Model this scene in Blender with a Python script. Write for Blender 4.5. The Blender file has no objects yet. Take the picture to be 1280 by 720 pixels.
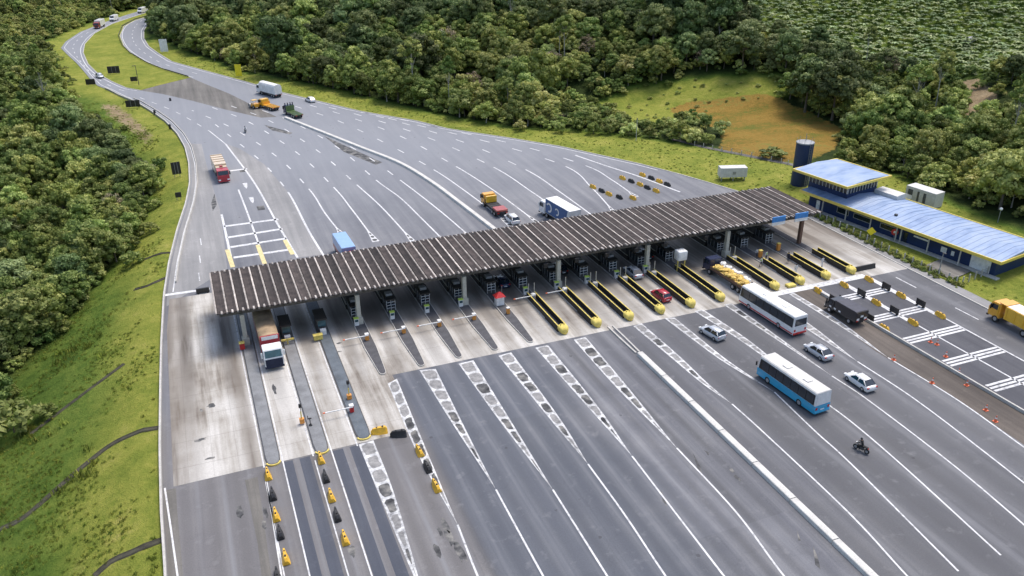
import bpy, bmesh, math, random
import numpy as np
from mathutils import Vector, Matrix
R = math.radians
random.seed(11); rng = np.random.default_rng(11)
sc = bpy.context.scene
C = sc.collection

# ------------------------------------------------------------------ camera (lanes run along +Y, the canopy along +X, metres)
FPX, PITCH, YAW, ROLL, CAMH = 1039.05, R(26.1116), R(21.3248), R(-0.43817), 70.0
cp, sp, cy, sy, cr, sr = math.cos(PITCH), math.sin(PITCH), math.cos(YAW), math.sin(YAW), math.cos(ROLL), math.sin(ROLL)
FW = np.array([sy*cp, cy*cp, -sp]); R0 = np.array([cy, -sy, 0.]); U0 = np.cross(R0, FW)
RT = cr*R0 + sr*U0; UP = -sr*R0 + cr*U0
cam = bpy.data.cameras.new('camera'); camo = bpy.data.objects.new('camera', cam); C.objects.link(camo)
cam.sensor_width = 36; cam.lens = 36*FPX/1280; cam.clip_start = 1; cam.clip_end = 6000
camo.matrix_world = Matrix(((RT[0], UP[0], -FW[0], 0), (RT[1], UP[1], -FW[1], 0), (RT[2], UP[2], -FW[2], CAMH), (0, 0, 0, 1)))
sc.camera = camo

def ray(px, py):
    return FW + RT*(px-640)/FPX + UP*(360-py)/FPX
def at(px, py, z=0.0):
    d = ray(px, py); t = (z-CAMH)/d[2]
    return (d[0]*t, d[1]*t)
def pixel(P):
    d = np.asarray(P, float) - np.array([0, 0, CAMH]); zc = d@FW
    return 640+FPX*(d@RT)/zc, 360-FPX*(d@UP)/zc, zc

# ------------------------------------------------------------------ road edges (world curves) and terrain
LEFT = [(-11.0,-80),(-11.0,79.3),(-11.3,90.8),(-11.3,104.8),(-11.0,122.2),(-10.7,135.5),(-10.0,154.7),(-8.8,170),(-6.8,187.9),(-4.2,206.2),(-2.7,221.6),(-2.2,239.7),(-2.6,256.6),(-4.3,273.2),(-7.5,291.1),(-11.6,306.5),(-16.8,323.6),(-22.4,336.6),(-26.3,348.1),(-31,359),(-34.6,374.8),(-38.1,393.3),(-42.0,412.9),(-47.3,436.2),(-51.4,455.7),(-50.8,474.5),(-46.1,504.1),(-35.8,535.6),(-23.9,564.3),(-12,588),(8,618),(45,650),(110,690),(220,730)]
MEDL = [(-2,592),(-8.2,579.7),(-19.3,555.1),(-31.4,527.3),(-38.8,495.3),(-41.5,463),(-40.7,437.6),(-37,407.5),(-32.1,383.7),(-26.1,364.6),(-20.5,350),(-15.7,343.6)]
MEDR = [(0,575),(-8.3,557.3),(-19.2,537.9),(-25,515.2),(-26.1,481.6),(-23.6,450.4),(-19.7,426.2),(-12.8,398.9),(-6.6,381.4),(-0.7,368.4),(3,360.2)]
RIGHT = [(222,715),(112,674),(50,634),(14,600),(-1,580),(-6.9,566),(-11.5,534.5),(-14.8,495.9),(-14.7,468.6),(-12.5,443.1),(-7.7,418.8),(-3.1,398.5),(4.5,382),(13,364.2),(23.5,341.7),(32.9,319.8),(44,298.8),(54.2,279.6),(68.4,259.9),(75,246.6),(89.6,228.6),(99.5,215.3),(106.3,203.1),(112.7,191.6),(118,179.6),(121.5,170),(125,160),(127.6,150),(128.2,140),(128.2,100),(128.2,-80)]
_l = np.array(LEFT); _r = np.array(RIGHT)[::-1]
def XL(y): return np.interp(y, _l[:,1], _l[:,0])
def XR(y): return np.interp(y, _r[:,1], _r[:,0])
def sstep(x): x = np.clip(x, 0, 1); return x*x*(3-2*x)
def zt(x, y):
    x = np.asarray(x, float); y = np.asarray(y, float)
    dl = XL(y)-x; dr = x-XR(y)
    n = sstep((330-y)/120)
    zl = -n*0.33*np.clip(dl-2.5, 0, 24) + n*0.22*np.clip(dl-60, 0, 500) + (1-n)*0.2*np.clip(dl-14, 0, 500)
    st = 48+42*np.exp(-((y-225)/55)**2)
    zr = 0.2*np.clip(dr-st, 0, 600) + 0.6*np.sin(x*.07)*np.sin(y*.06)*sstep((dr-20)/20)
    zz = np.where(dl > 0, zl, np.where(dr > 0, zr, 0)) + 0.12*np.clip(y-600, 0, 900)
    zz = zz + 1.2*np.sin(x*.05+1)*np.sin(y*.043)*sstep((np.maximum(dl, dr)-25)/30)
    far = np.hypot(x-60, y-250)
    return np.minimum(zz, 150) - 0.14 + 0*far
def ground(px, py, n=400):
    d = ray(px, py); tt = np.linspace(60, 1400, 2700)
    P = np.array([0, 0, CAMH])[None]+tt[:, None]*d[None]
    h = P[:, 2]-zt(P[:, 0], P[:, 1]); k = int(np.argmax(h < 0))
    if k == 0: return tuple(P[-1])
    a, b = h[k-1], h[k]; t = tt[k-1]+(tt[k]-tt[k-1])*a/(a-b)
    q = np.array([0, 0, CAMH])+t*d
    return float(q[0]), float(q[1]), float(zt(q[0], q[1]))

# ------------------------------------------------------------------ materials
def newmat(name):
    m = bpy.data.materials.new(name); m.use_nodes = True
    nt = m.node_tree; return m, nt, nt.nodes['Principled BSDF']
def N(nt, t, **k):
    n = nt.nodes.new(t)
    for a, b in k.items():
        if a.startswith('i_'):
            key = a[2:]; key = int(key) if key.isdigit() else key.replace('_', ' ')
            n.inputs[key].default_value = b
        else: setattr(n, a, b)
    return n
def noise(nt, vec, scale, detail=4, rough=.55, sx=1, sy=1, sz=1):
    mp = N(nt, 'ShaderNodeMapping'); mp.inputs['Scale'].default_value = (sx, sy, sz)
    nt.links.new(vec, mp.inputs[0])
    n = N(nt, 'ShaderNodeTexNoise'); n.inputs['Scale'].default_value = scale
    n.inputs['Detail'].default_value = detail; n.inputs['Roughness'].default_value = rough
    nt.links.new(mp.outputs[0], n.inputs['Vector']); return n.outputs['Fac']
def ramp(nt, fac, stops):
    r = N(nt, 'ShaderNodeValToRGB'); e = r.color_ramp.elements
    while len(e) < len(stops): e.new(.5)
    for el, (p, c) in zip(e, stops):
        el.position = p; el.color = (*c, 1) if len(c) == 3 else c
    nt.links.new(fac, r.inputs[0]); return r.outputs[0]
def mix(nt, fac, a, b, mode='MIX'):
    m = N(nt, 'ShaderNodeMix'); m.data_type = 'RGBA'; m.blend_type = mode
    for s, v in ((0, fac), (6, a), (7, b)):
        if isinstance(v, (int, float)): m.inputs[s].default_value = v
        elif isinstance(v, tuple): m.inputs[s].default_value = (*v, 1) if len(v) == 3 else v
        else: nt.links.new(v, m.inputs[s])
    return m.outputs[2]
def mth(nt, op, a, b=0.0, c=None):
    m = N(nt, 'ShaderNodeMath'); m.operation = op
    for s, v in ((0, a), (1, b), (2, c)):
        if v is None: continue
        if isinstance(v, (int, float)): m.inputs[s].default_value = v
        else: nt.links.new(v, m.inputs[s])
    return m.outputs[0]
def coords(nt): return N(nt, 'ShaderNodeTexCoord').outputs['Object']
def bump(nt, bs, h, strength=.3, dist=.05):
    b = N(nt, 'ShaderNodeBump'); b.inputs['Strength'].default_value = strength; b.inputs['Distance'].default_value = dist
    nt.links.new(h, b.inputs['Height']); nt.links.new(b.outputs[0], bs.inputs['Normal'])

def pm(name, col, rough=.6, metal=0., var=.18, scale=1.5, dirt=None, coat=0., spec=.5):
    """paint / plastic / concrete with soft uneven wear"""
    m, nt, bs = newmat(name); v = coords(nt)
    a = noise(nt, v, scale, 5); b = noise(nt, v, scale*9, 3)
    lo = tuple(c*(1-var) for c in col); hi = tuple(min(1, c*(1+var)) for c in col)
    c = ramp(nt, a, [(.3, lo), (.7, hi)])
    if dirt: c = mix(nt, mth(nt, 'MULTIPLY', ramp(nt, b, [(.5, (0,0,0)), (.75, (1,1,1))]), .55), c, dirt)
    nt.links.new(c, bs.inputs['Base Color'])
    rr = N(nt, 'ShaderNodeMapRange'); rr.inputs[3].default_value = max(.02, rough-.1); rr.inputs[4].default_value = min(1, rough+.12)
    nt.links.new(b, rr.inputs[0]); nt.links.new(rr.outputs[0], bs.inputs['Roughness'])
    bs.inputs['Metallic'].default_value = metal; bs.inputs['Coat Weight'].default_value = coat
    bs.inputs['Specular IOR Level'].default_value = spec
    return m
M = {}
def paint(k, c, **a): M[k] = pm(k, c, **{**dict(rough=.35, var=.06, coat=.5, dirt=tuple(x*.55+.03 for x in c)), **a})
paint('white_paint', (.78,.78,.77)); paint('silver_paint', (.55,.57,.60), metal=.3); paint('red_paint', (.42,.02,.035))
paint('blue_paint', (.025,.36,.60)); paint('yellow_paint', (.82,.47,.03)); paint('orange_paint', (.80,.39,.03)); paint('dark_paint', (.010,.011,.016))
paint('navy_paint', (.018,.028,.075)); paint('green_paint', (.10,.16,.05)); paint('cream_paint', (.66,.52,.36)); paint('teal_paint', (.02,.25,.55))
paint('sky_paint', (.27,.43,.68)); paint('dusty_red', (.40,.06,.04))
M['black_paint'] = pm('black_paint', (.014,.014,.015), rough=.5, dirt=(.07,.06,.05), var=.2)
M['glass'] = pm('glass', (.012,.022,.034), rough=.08, var=.3, spec=.8)
M['glass_teal'] = pm('glass_teal', (.04,.10,.115), rough=.08, var=.3, spec=.8)
M['rubber'] = pm('rubber', (.018,.018,.018), rough=.8, dirt=(.08,.07,.06))
M['rim'] = pm('rim', (.42,.42,.43), rough=.4, metal=.5)
M['lamp_white'] = pm('lamp_white', (.85,.85,.82), rough=.15)
M['lamp_red'] = pm('lamp_red', (.5,.02,.015), rough=.2)
M['chassis'] = pm('chassis', (.03,.03,.032), rough=.7)
M['plastic_yellow'] = pm('plastic_yellow', (.80,.46,.035), rough=.5, var=.2, dirt=(.34,.21,.08))
M['plastic_black'] = pm('plastic_black', (.018,.018,.02), rough=.5, dirt=(.08,.075,.07))
M['guard_yellow'] = pm('guard_yellow', (.72,.58,.15), rough=.75, var=.25, scale=1.5, dirt=(.20,.165,.09), spec=.25)
M['guard_black'] = pm('guard_black', (.02,.018,.016), rough=.7, dirt=(.10,.085,.06))
M['cone_orange'] = pm('cone_orange', (.80,.16,.06), rough=.5, dirt=(.4,.15,.1))
M['post_orange'] = pm('post_orange', (.78,.32,.06), rough=.45, dirt=(.4,.2,.08))
M['white_plain'] = pm('white_plain', (.80,.80,.78), rough=.5, dirt=(.5,.48,.44))
M['steel'] = pm('steel', (.32,.33,.34), rough=.5, metal=.4, dirt=(.15,.13,.11))
M['dark_steel'] = pm('dark_steel', (.06,.062,.065), rough=.55, dirt=(.12,.09,.07))
M['brown_steel'] = pm('brown_steel', (.16,.09,.06), rough=.7, dirt=(.07,.04,.03))
M['concrete_pale'] = pm('concrete_pale', (.50,.48,.44), rough=.85, var=.15, scale=.8, dirt=(.22,.20,.17))
M['column'] = pm('column', (.52,.50,.42), rough=.85, var=.12, scale=1.2, dirt=(.24,.22,.18))
M['roof_dark'] = pm('roof_dark', (.046,.036,.032), rough=.92, var=.55, scale=.8, dirt=(.085,.068,.062))
def vary_by_object(mt, lo=.55, hi=1.6):
    nt = mt.node_tree; bs = nt.nodes['Principled BSDF']; src = bs.inputs['Base Color'].links[0].from_socket; o = N(nt, 'ShaderNodeObjectInfo')
    h = N(nt, 'ShaderNodeHueSaturation'); nt.links.new(src, h.inputs['Color']); nt.links.new(mth(nt, 'ADD', lo, mth(nt, 'MULTIPLY', o.outputs['Random'], hi-lo)), h.inputs['Value']); nt.links.new(h.outputs[0], bs.inputs['Base Color'])
vary_by_object(M['roof_dark'])
M['roof_pale'] = pm('roof_pale', (.47,.425,.385), rough=.92, var=.35, scale=.9, dirt=(.10,.08,.072)); vary_by_object(M['roof_pale'], .65, 1.3)
M['navy_wall'] = pm('navy_wall', (.010,.030,.105), rough=.6, var=.2, scale=.5, dirt=(.02,.04,.09))
M['tank_navy'] = pm('tank_navy', (.012,.030,.095), rough=.5, var=.2, scale=.5)
M['fascia_yellow'] = pm('fascia_yellow', (.80,.62,.12), rough=.5, var=.08, dirt=(.5,.4,.12))
M['sign_blue'] = pm('sign_blue', (.05,.24,.58), rough=.4)
M['sign_yellow'] = pm('sign_yellow', (.85,.70,.02), rough=.4)
M['sign_red'] = pm('sign_red', (.55,.03,.03), rough=.4)
M['container'] = pm('container', (.62,.61,.58), rough=.6, dirt=(.38,.34,.3), var=.1)
M['skin'] = pm('skin', (.36,.20,.13), rough=.6)
M['cloth_white'] = pm('cloth_white', (.72,.72,.70), rough=.9)
M['cloth_navy'] = pm('cloth_navy', (.02,.025,.05), rough=.9)
M['cloth_black'] = pm('cloth_black', (.012,.012,.013), rough=.8)
M['cloth_green'] = pm('cloth_green', (.45,.62,.10), rough=.9)
M['cloth_orange'] = pm('cloth_orange', (.75,.25,.04), rough=.9)
M['tarp_tan'] = pm('tarp_tan', (.36,.26,.16), rough=.9, var=.35, scale=.8)
M['tarp_white'] = pm('tarp_white', (.75,.74,.71), rough=.9, var=.15, scale=1)
M['goods_yellow'] = pm('goods_yellow', (.66,.46,.12), rough=.9, var=.5, scale=2.2, dirt=(.50,.30,.16))
M['bark'] = pm('bark', (.13,.11,.085), rough=.95, var=.3, scale=2)
M['bark_pale'] = pm('bark_pale', (.38,.35,.30), rough=.95, var=.25, scale=2)
M['louvre'] = pm('louvre', (.05,.05,.05), rough=.7)

# blue-grey corrugated roof of the office building
m, nt, bs = newmat('roof_blue'); v = coords(nt)
a = noise(nt, v, .35, 5, .6, 1, .35, 1); b = noise(nt, v, 3.5, 4)
c = ramp(nt, a, [(.30, (.15,.23,.40)), (.48, (.26,.35,.52)), (.72, (.38,.45,.57))])
c = mix(nt, mth(nt, 'MULTIPLY', ramp(nt, b, [(.55, (0,0,0)), (.8, (1,1,1))]), .45), c, (.30,.27,.24))
nt.links.new(c, bs.inputs['Base Color']); bs.inputs['Roughness'].default_value = .5; M['roof_blue'] = m

# asphalt: streaks along the lanes, rubbered wheel bands, patches
def asphalt(name, c0, c1, c2, band=.35, seed=0):
    m, nt, bs = newmat(name); v = coords(nt)
    big = noise(nt, v, .035, 6, .68); st = noise(nt, v, 1.0, 6, .65, .55, .022, 1); fine = noise(nt, v, 6, 4, .7); mid = noise(nt, v, .45, 5, .65)
    f = mth(nt, 'ADD', mth(nt, 'MULTIPLY', big, .45), mth(nt, 'MULTIPLY', st, .55))
    c = ramp(nt, f, [(.36, c0), (.5, c1), (.64, c2)])
    sx = N(nt, 'ShaderNodeSeparateXYZ'); nt.links.new(v, sx.inputs[0])
    # wheel bands: two darker strips per 6.394 m lane
    ph = mth(nt, 'MULTIPLY', mth(nt, 'ADD', sx.outputs[0], 3.85-3.197), 2*math.pi/3.197)
    w = mth(nt, 'COSINE', ph)
    near = N(nt, 'ShaderNodeMapRange'); near.inputs[1].default_value = 132; near.inputs[2].default_value = 112; nt.links.new(sx.outputs[1], near.inputs[0])
    w1 = mth(nt, 'COSINE', mth(nt, 'MULTIPLY', mth(nt, 'ADD', sx.outputs[0], 3.85-.4), 2*math.pi/6.394))
    rt = N(nt, 'ShaderNodeMapRange'); rt.inputs[1].default_value = 61; rt.inputs[2].default_value = 63; nt.links.new(sx.outputs[0], rt.inputs[0])
    wm = N(nt, 'ShaderNodeMix'); nt.links.new(rt.outputs[0], wm.inputs[0]); nt.links.new(w, wm.inputs[2]); nt.links.new(w1, wm.inputs[3]); w = wm.outputs[0]
    k = mth(nt, 'MULTIPLY', ramp(nt, mth(nt, 'ADD', mth(nt, 'MULTIPLY', w, .5), .5), [(.05, (1,1,1)), (.62, (0,0,0))]), mth(nt, 'MULTIPLY', near.outputs[0], mth(nt, 'MULTIPLY', ramp(nt, st, [(.3,(0,0,0)),(.65,(1,1,1))]), band)))
    c = mix(nt, k, c, tuple(x*.45 for x in c0))
    if band > .3:
        xo = mth(nt, 'ADD', sx.outputs[0], mth(nt, 'MULTIPLY', mth(nt, 'SUBTRACT', big, .5), 14))
        za1 = N(nt, 'ShaderNodeMapRange'); za1.inputs[1].default_value = 52; za1.inputs[2].default_value = 44; nt.links.new(xo, za1.inputs[0]); za2 = N(nt, 'ShaderNodeMapRange'); za2.inputs[1].default_value = 23.2; za2.inputs[2].default_value = 24.2; nt.links.new(sx.outputs[0], za2.inputs[0]); zd = N(nt, 'ShaderNodeMapRange'); zd.inputs[1].default_value = 23.5; zd.inputs[2].default_value = 22.5; zd.inputs[4].default_value = .5; nt.links.new(sx.outputs[0], zd.inputs[0])
        za = N(nt, 'ShaderNodeMath', operation='MULTIPLY'); nt.links.new(za1.outputs[0], za.inputs[0]); nt.links.new(za2.outputs[0], za.inputs[1])
        zb = N(nt, 'ShaderNodeMapRange'); zb.inputs[1].default_value = 116; zb.inputs[2].default_value = 108; nt.links.new(sx.outputs[1], zb.inputs[0])
        c = mix(nt, mth(nt, 'MULTIPLY', mth(nt, 'MULTIPLY', za.outputs[0], zb.outputs[0]), .58), c, (.070,.082,.106))
        c = mix(nt, mth(nt, 'MULTIPLY', zd.outputs[0], zb.outputs[0]), c, (.165,.150,.138))
        zc = N(nt, 'ShaderNodeMapRange'); zc.inputs[1].default_value = 58; zc.inputs[2].default_value = 70; nt.links.new(xo, zc.inputs[0])
        c = mix(nt, mth(nt, 'MULTIPLY', mth(nt, 'MULTIPLY', zc.outputs[0], zb.outputs[0]), .50), c, (.098,.097,.100))
    c = mix(nt, mth(nt, 'MULTIPLY', ramp(nt, fine, [(.35, (1,1,1)), (.6, (0,0,0))]), .28), c, tuple(x*.5 for x in c0))
    c = mix(nt, mth(nt, 'MULTIPLY', ramp(nt, mid, [(.58, (0,0,0)), (.75, (1,1,1))]), .30), c, tuple(min(1, x*1.25) for x in c2))
    # cracks and tar seams
    vo = N(nt, 'ShaderNodeTexVoronoi', feature='DISTANCE_TO_EDGE'); vo.inputs['Scale'].default_value = .085
    wv = N(nt, 'ShaderNodeMix'); wv.data_type = 'VECTOR'
    nz = N(nt, 'ShaderNodeTexNoise'); nz.inputs['Scale'].default_value = .3; nt.links.new(v, nz.inputs['Vector'])
    ad = N(nt, 'ShaderNodeVectorMath', operation='MULTIPLY_ADD'); ad.inputs[1].default_value = (6,6,0)
    nt.links.new(nz.outputs['Color'], ad.inputs[0]); nt.links.new(v, ad.inputs[2]); nt.links.new(ad.outputs[0], vo.inputs['Vector'])
    c = mix(nt, mth(nt, 'MULTIPLY', ramp(nt, vo.outputs['Distance'], [(.0, (1,1,1)), (.010, (0,0,0))]), .10), c, (.03,.03,.032))
    if band > .3:   # pale strip the wheels leave clean between the two bands
        kp = mth(nt, 'MULTIPLY', ramp(nt, w, [(.72, (0,0,0)), (1.0, (1,1,1))]), mth(nt, 'MULTIPLY', near.outputs[0], ramp(nt, st, [(.36,(0,0,0)),(.62,(1,1,1))])))
        c = mix(nt, mth(nt, 'MULTIPLY', kp, .40), c, (.225,.23,.245))
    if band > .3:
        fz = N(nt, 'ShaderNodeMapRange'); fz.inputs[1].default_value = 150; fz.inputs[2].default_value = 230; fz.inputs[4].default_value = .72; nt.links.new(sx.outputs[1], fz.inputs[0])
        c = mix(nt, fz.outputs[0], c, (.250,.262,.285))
    if band > .3:   # lanes resurfaced at different times
        ln = N(nt, 'ShaderNodeTexWhiteNoise', noise_dimensions='2D'); cb = N(nt, 'ShaderNodeCombineXYZ')
        nt.links.new(mth(nt, 'FLOOR', mth(nt, 'MULTIPLY', mth(nt, 'ADD', sx.outputs[0], 3.85), 1/6.394)), cb.inputs[0]); nt.links.new(mth(nt, 'FLOOR', mth(nt, 'MULTIPLY', sx.outputs[1], 1/31.)), cb.inputs[1]); nt.links.new(cb.outputs[0], ln.inputs['Vector'])
        hv = N(nt, 'ShaderNodeHueSaturation'); nt.links.new(c, hv.inputs['Color']); nt.links.new(mth(nt, 'ADD', 1.0, mth(nt, 'MULTIPLY', mth(nt, 'SUBTRACT', ln.outputs['Value'], .5), mth(nt, 'MULTIPLY', zb.outputs[0], .17))), hv.inputs['Value']); c = hv.outputs[0]
        sp = N(nt, 'ShaderNodeTexVoronoi'); sp.inputs['Scale'].default_value = .28; sp.inputs['Randomness'].default_value = 1; nt.links.new(v, sp.inputs['Vector'])
        dr = mth(nt, 'MULTIPLY', mth(nt, 'LESS_THAN', mth(nt, 'ADD', sp.outputs['Distance'], mth(nt, 'MULTIPLY', fine, .12)), .13), mth(nt, 'GREATER_THAN', big, .52))
        c = mix(nt, mth(nt, 'MULTIPLY', dr, .45), c, (.03,.03,.032))
    nt.links.new(c, bs.inputs['Base Color']); bs.inputs['Roughness'].default_value = .85
    bump(nt, bs, fine, .25, .02); return m
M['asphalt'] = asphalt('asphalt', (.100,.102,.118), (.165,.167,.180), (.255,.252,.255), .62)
M['asphalt_dark'] = asphalt('asphalt_dark', (.055,.062,.082), (.075,.083,.105), (.105,.112,.135), .2)
M['asphalt_box'] = asphalt('asphalt_box', (.060,.061,.072), (.085,.086,.098), (.12,.12,.13), .1)
M['shoulder'] = asphalt('shoulder', (.20,.20,.20), (.27,.265,.26), (.36,.35,.34), .0)
M['gravel'] = asphalt('gravel', (.095,.090,.080), (.155,.145,.130), (.235,.22,.195), .0)
M['dirt_strip'] = asphalt('dirt_strip', (.065,.053,.045), (.105,.087,.073), (.165,.138,.115), .0)

# concrete apron with oil tracks and slab joints
m, nt, bs = newmat('concrete'); v = coords(nt)
big = noise(nt, v, .07, 5, .6); st = noise(nt, v, 1.0, 5, .6, .7, .05, 1); fine = noise(nt, v, 4, 5, .7)
c = ramp(nt, mth(nt, 'ADD', mth(nt, 'MULTIPLY', big, .5), mth(nt, 'MULTIPLY', st, .5)), [(.36, (.165,.138,.110)), (.46, (.385,.358,.315)), (.57, (.585,.562,.52))])
sx = N(nt, 'ShaderNodeSeparateXYZ'); nt.links.new(v, sx.inputs[0])
ph = mth(nt, 'MULTIPLY', mth(nt, 'ADD', sx.outputs[0], 3.85), 2*math.pi/6.394)
w = mth(nt, 'COSINE', ph)
oil = N(nt, 'ShaderNodeMapRange'); oil.inputs[1].default_value = 108; oil.inputs[2].default_value = 132; oil.inputs[3].default_value = .12; oil.inputs[4].default_value = 1.0; nt.links.new(sx.outputs[1], oil.inputs[0])
k = mth(nt, 'MULTIPLY', ramp(nt, mth(nt, 'ADD', mth(nt, 'MULTIPLY', w, .5), .5), [(.02, (1,1,1)), (.42, (0,0,0))]), mth(nt, 'MULTIPLY', oil.outputs[0], ramp(nt, st, [(.3, (.2,.2,.2)), (.6, (1,1,1))])))
c = mix(nt, k, c, (.075,.064,.056))
# broad brown soiling: the outer edge of the wide left lane and beside the first island; under the roof it also paints in the canopy's shade
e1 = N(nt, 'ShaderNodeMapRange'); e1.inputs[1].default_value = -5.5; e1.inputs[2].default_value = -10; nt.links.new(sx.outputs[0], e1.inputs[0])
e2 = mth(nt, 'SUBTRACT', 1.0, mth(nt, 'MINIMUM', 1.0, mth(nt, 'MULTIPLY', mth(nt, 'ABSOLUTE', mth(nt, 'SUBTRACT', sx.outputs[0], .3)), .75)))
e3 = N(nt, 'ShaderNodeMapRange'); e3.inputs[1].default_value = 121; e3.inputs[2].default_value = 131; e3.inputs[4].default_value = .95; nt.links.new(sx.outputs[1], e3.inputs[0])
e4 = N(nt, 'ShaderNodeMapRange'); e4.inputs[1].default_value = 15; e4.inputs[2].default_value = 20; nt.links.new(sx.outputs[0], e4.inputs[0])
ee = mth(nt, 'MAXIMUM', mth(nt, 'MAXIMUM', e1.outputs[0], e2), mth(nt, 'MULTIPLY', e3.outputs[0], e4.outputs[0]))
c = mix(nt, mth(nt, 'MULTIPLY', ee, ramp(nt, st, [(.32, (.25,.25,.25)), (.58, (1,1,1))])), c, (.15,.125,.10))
c = mix(nt, mth(nt, 'MULTIPLY', ramp(nt, fine, [(.4, (1,1,1)), (.62, (0,0,0))]), .22), c, (.2,.175,.15))
jy = mth(nt, 'ABSOLUTE', mth(nt, 'SUBTRACT', mth(nt, 'FRACT', mth(nt, 'MULTIPLY', sx.outputs[1], 1/6.0)), .5))
jx = mth(nt, 'ABSOLUTE', mth(nt, 'SUBTRACT', mth(nt, 'FRACT', mth(nt, 'MULTIPLY', sx.outputs[0], 1/3.197)), .5))
c = mix(nt, mth(nt, 'MULTIPLY', mth(nt, 'LESS_THAN', mth(nt, 'MINIMUM', jy, jx), .008), .35), c, (.12,.10,.085))
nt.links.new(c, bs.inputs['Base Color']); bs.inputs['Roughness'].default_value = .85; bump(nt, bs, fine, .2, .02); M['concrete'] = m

# worn road paint
m, nt, bs = newmat('road_paint'); v = coords(nt)
a = noise(nt, v, 1.6, 5, .7); b = noise(nt, v, .12, 4)
c = ramp(nt, mth(nt, 'ADD', mth(nt, 'MULTIPLY', a, .7), mth(nt, 'MULTIPLY', b, .3)), [(.33, (.20,.20,.21)), (.46, (.55,.55,.55)), (.62, (.76,.76,.75))])
nt.links.new(c, bs.inputs['Base Color']); bs.inputs['Roughness'].default_value = .7; M['road_paint'] = m
def worn(name, st):
    m, nt, bs = newmat(name); v = coords(nt)
    f = mth(nt, 'ADD', mth(nt, 'MULTIPLY', noise(nt, v, 1.1, 6, .75), .75), mth(nt, 'MULTIPLY', noise(nt, v, .1, 4), .25))
    nt.links.new(ramp(nt, f, st), bs.inputs['Base Color']); bs.inputs['Roughness'].default_value = .8; M[name] = m
worn('divider_paint', [(.36, (.17,.17,.175)), (.46, (.42,.42,.42)), (.58, (.70,.70,.69))])
worn('worn_patch', [(.36, (.13,.13,.13)), (.5, (.24,.235,.23)), (.64, (.36,.35,.335))])
m, nt, bs = newmat('road_paint_yellow'); v = coords(nt)
c = ramp(nt, noise(nt, v, 1.6, 5, .7), [(.3, (.45,.38,.20)), (.6, (.74,.62,.30))])
nt.links.new(c, bs.inputs['Base Color']); bs.inputs['Roughness'].default_value = .7; M['road_paint_yellow'] = m
m, nt, bs = newmat('rubber_marks'); v = coords(nt)
c = ramp(nt, noise(nt, v, .55, 5, .6), [(.34, (.025,.025,.028)), (.5, (.09,.09,.09)), (.66, (.24,.23,.21))])
nt.links.new(c, bs.inputs['Base Color']); bs.inputs['Roughness'].default_value = .9; M['rubber_marks'] = m

# terrain: R grass, G reed bed, B bare soil, rest forest floor
m, nt, bs = newmat('terrain'); v = coords(nt)
at_ = N(nt, 'ShaderNodeVertexColor', layer_name='cover'); sx = N(nt, 'ShaderNodeSeparateColor'); nt.links.new(at_.outputs[0], sx.inputs[0])
n1 = noise(nt, v, .09, 6, .65); n2 = noise(nt, v, .9, 6, .7); n3 = noise(nt, v, 5, 4, .7)
n4 = noise(nt, v, .30, 5, .7)
f = mth(nt, 'ADD', mth(nt, 'MULTIPLY', n1, .34), mth(nt, 'ADD', mth(nt, 'MULTIPLY', n4, .30), mth(nt, 'ADD', mth(nt, 'MULTIPLY', n2, .22), mth(nt, 'MULTIPLY', n3, .14))))
grass = ramp(nt, f, [(.36, (.10,.145,.024)), (.46, (.185,.220,.036)), (.55, (.275,.285,.055)), (.66, (.39,.335,.11))])
reed = ramp(nt, mth(nt, 'ADD', mth(nt, 'MULTIPLY', noise(nt, v, .055, 5, .7, .6, 1.4, 1), .6), mth(nt, 'MULTIPLY', n2, .4)), [(.40, (.13,.15,.03)), (.47, (.22,.155,.035)), (.55, (.30,.185,.045)), (.62, (.23,.205,.05)), (.70, (.17,.20,.045))])
soil = ramp(nt, f, [(.38, (.15,.11,.06)), (.55, (.34,.26,.16)), (.7, (.45,.38,.28))])
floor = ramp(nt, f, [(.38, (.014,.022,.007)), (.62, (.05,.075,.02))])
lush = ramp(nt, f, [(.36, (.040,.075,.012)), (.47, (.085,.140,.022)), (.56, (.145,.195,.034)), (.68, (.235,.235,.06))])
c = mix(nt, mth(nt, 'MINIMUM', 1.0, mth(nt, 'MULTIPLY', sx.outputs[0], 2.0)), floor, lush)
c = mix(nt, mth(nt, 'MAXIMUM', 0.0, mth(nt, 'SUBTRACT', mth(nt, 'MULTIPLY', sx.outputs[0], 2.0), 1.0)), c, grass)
def edged(ch): return ramp(nt, mth(nt, 'ADD', ch, mth(nt, 'MULTIPLY', mth(nt, 'SUBTRACT', n2, .5), .8)), [(.42, (0,0,0)), (.58, (1,1,1))])
c = mix(nt, edged(sx.outputs[1]), c, reed); c = mix(nt, edged(sx.outputs[2]), c, soil)
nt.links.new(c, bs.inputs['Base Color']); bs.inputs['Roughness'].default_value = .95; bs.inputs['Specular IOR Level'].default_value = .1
bump(nt, bs, mth(nt, 'ADD', n2, mth(nt, 'MULTIPLY', n3, .5)), .9, .5); M['terrain'] = m
M['ditch'] = pm('ditch', (.055,.050,.035), rough=.95, var=.5, scale=.8, dirt=(.13,.13,.07))

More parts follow.
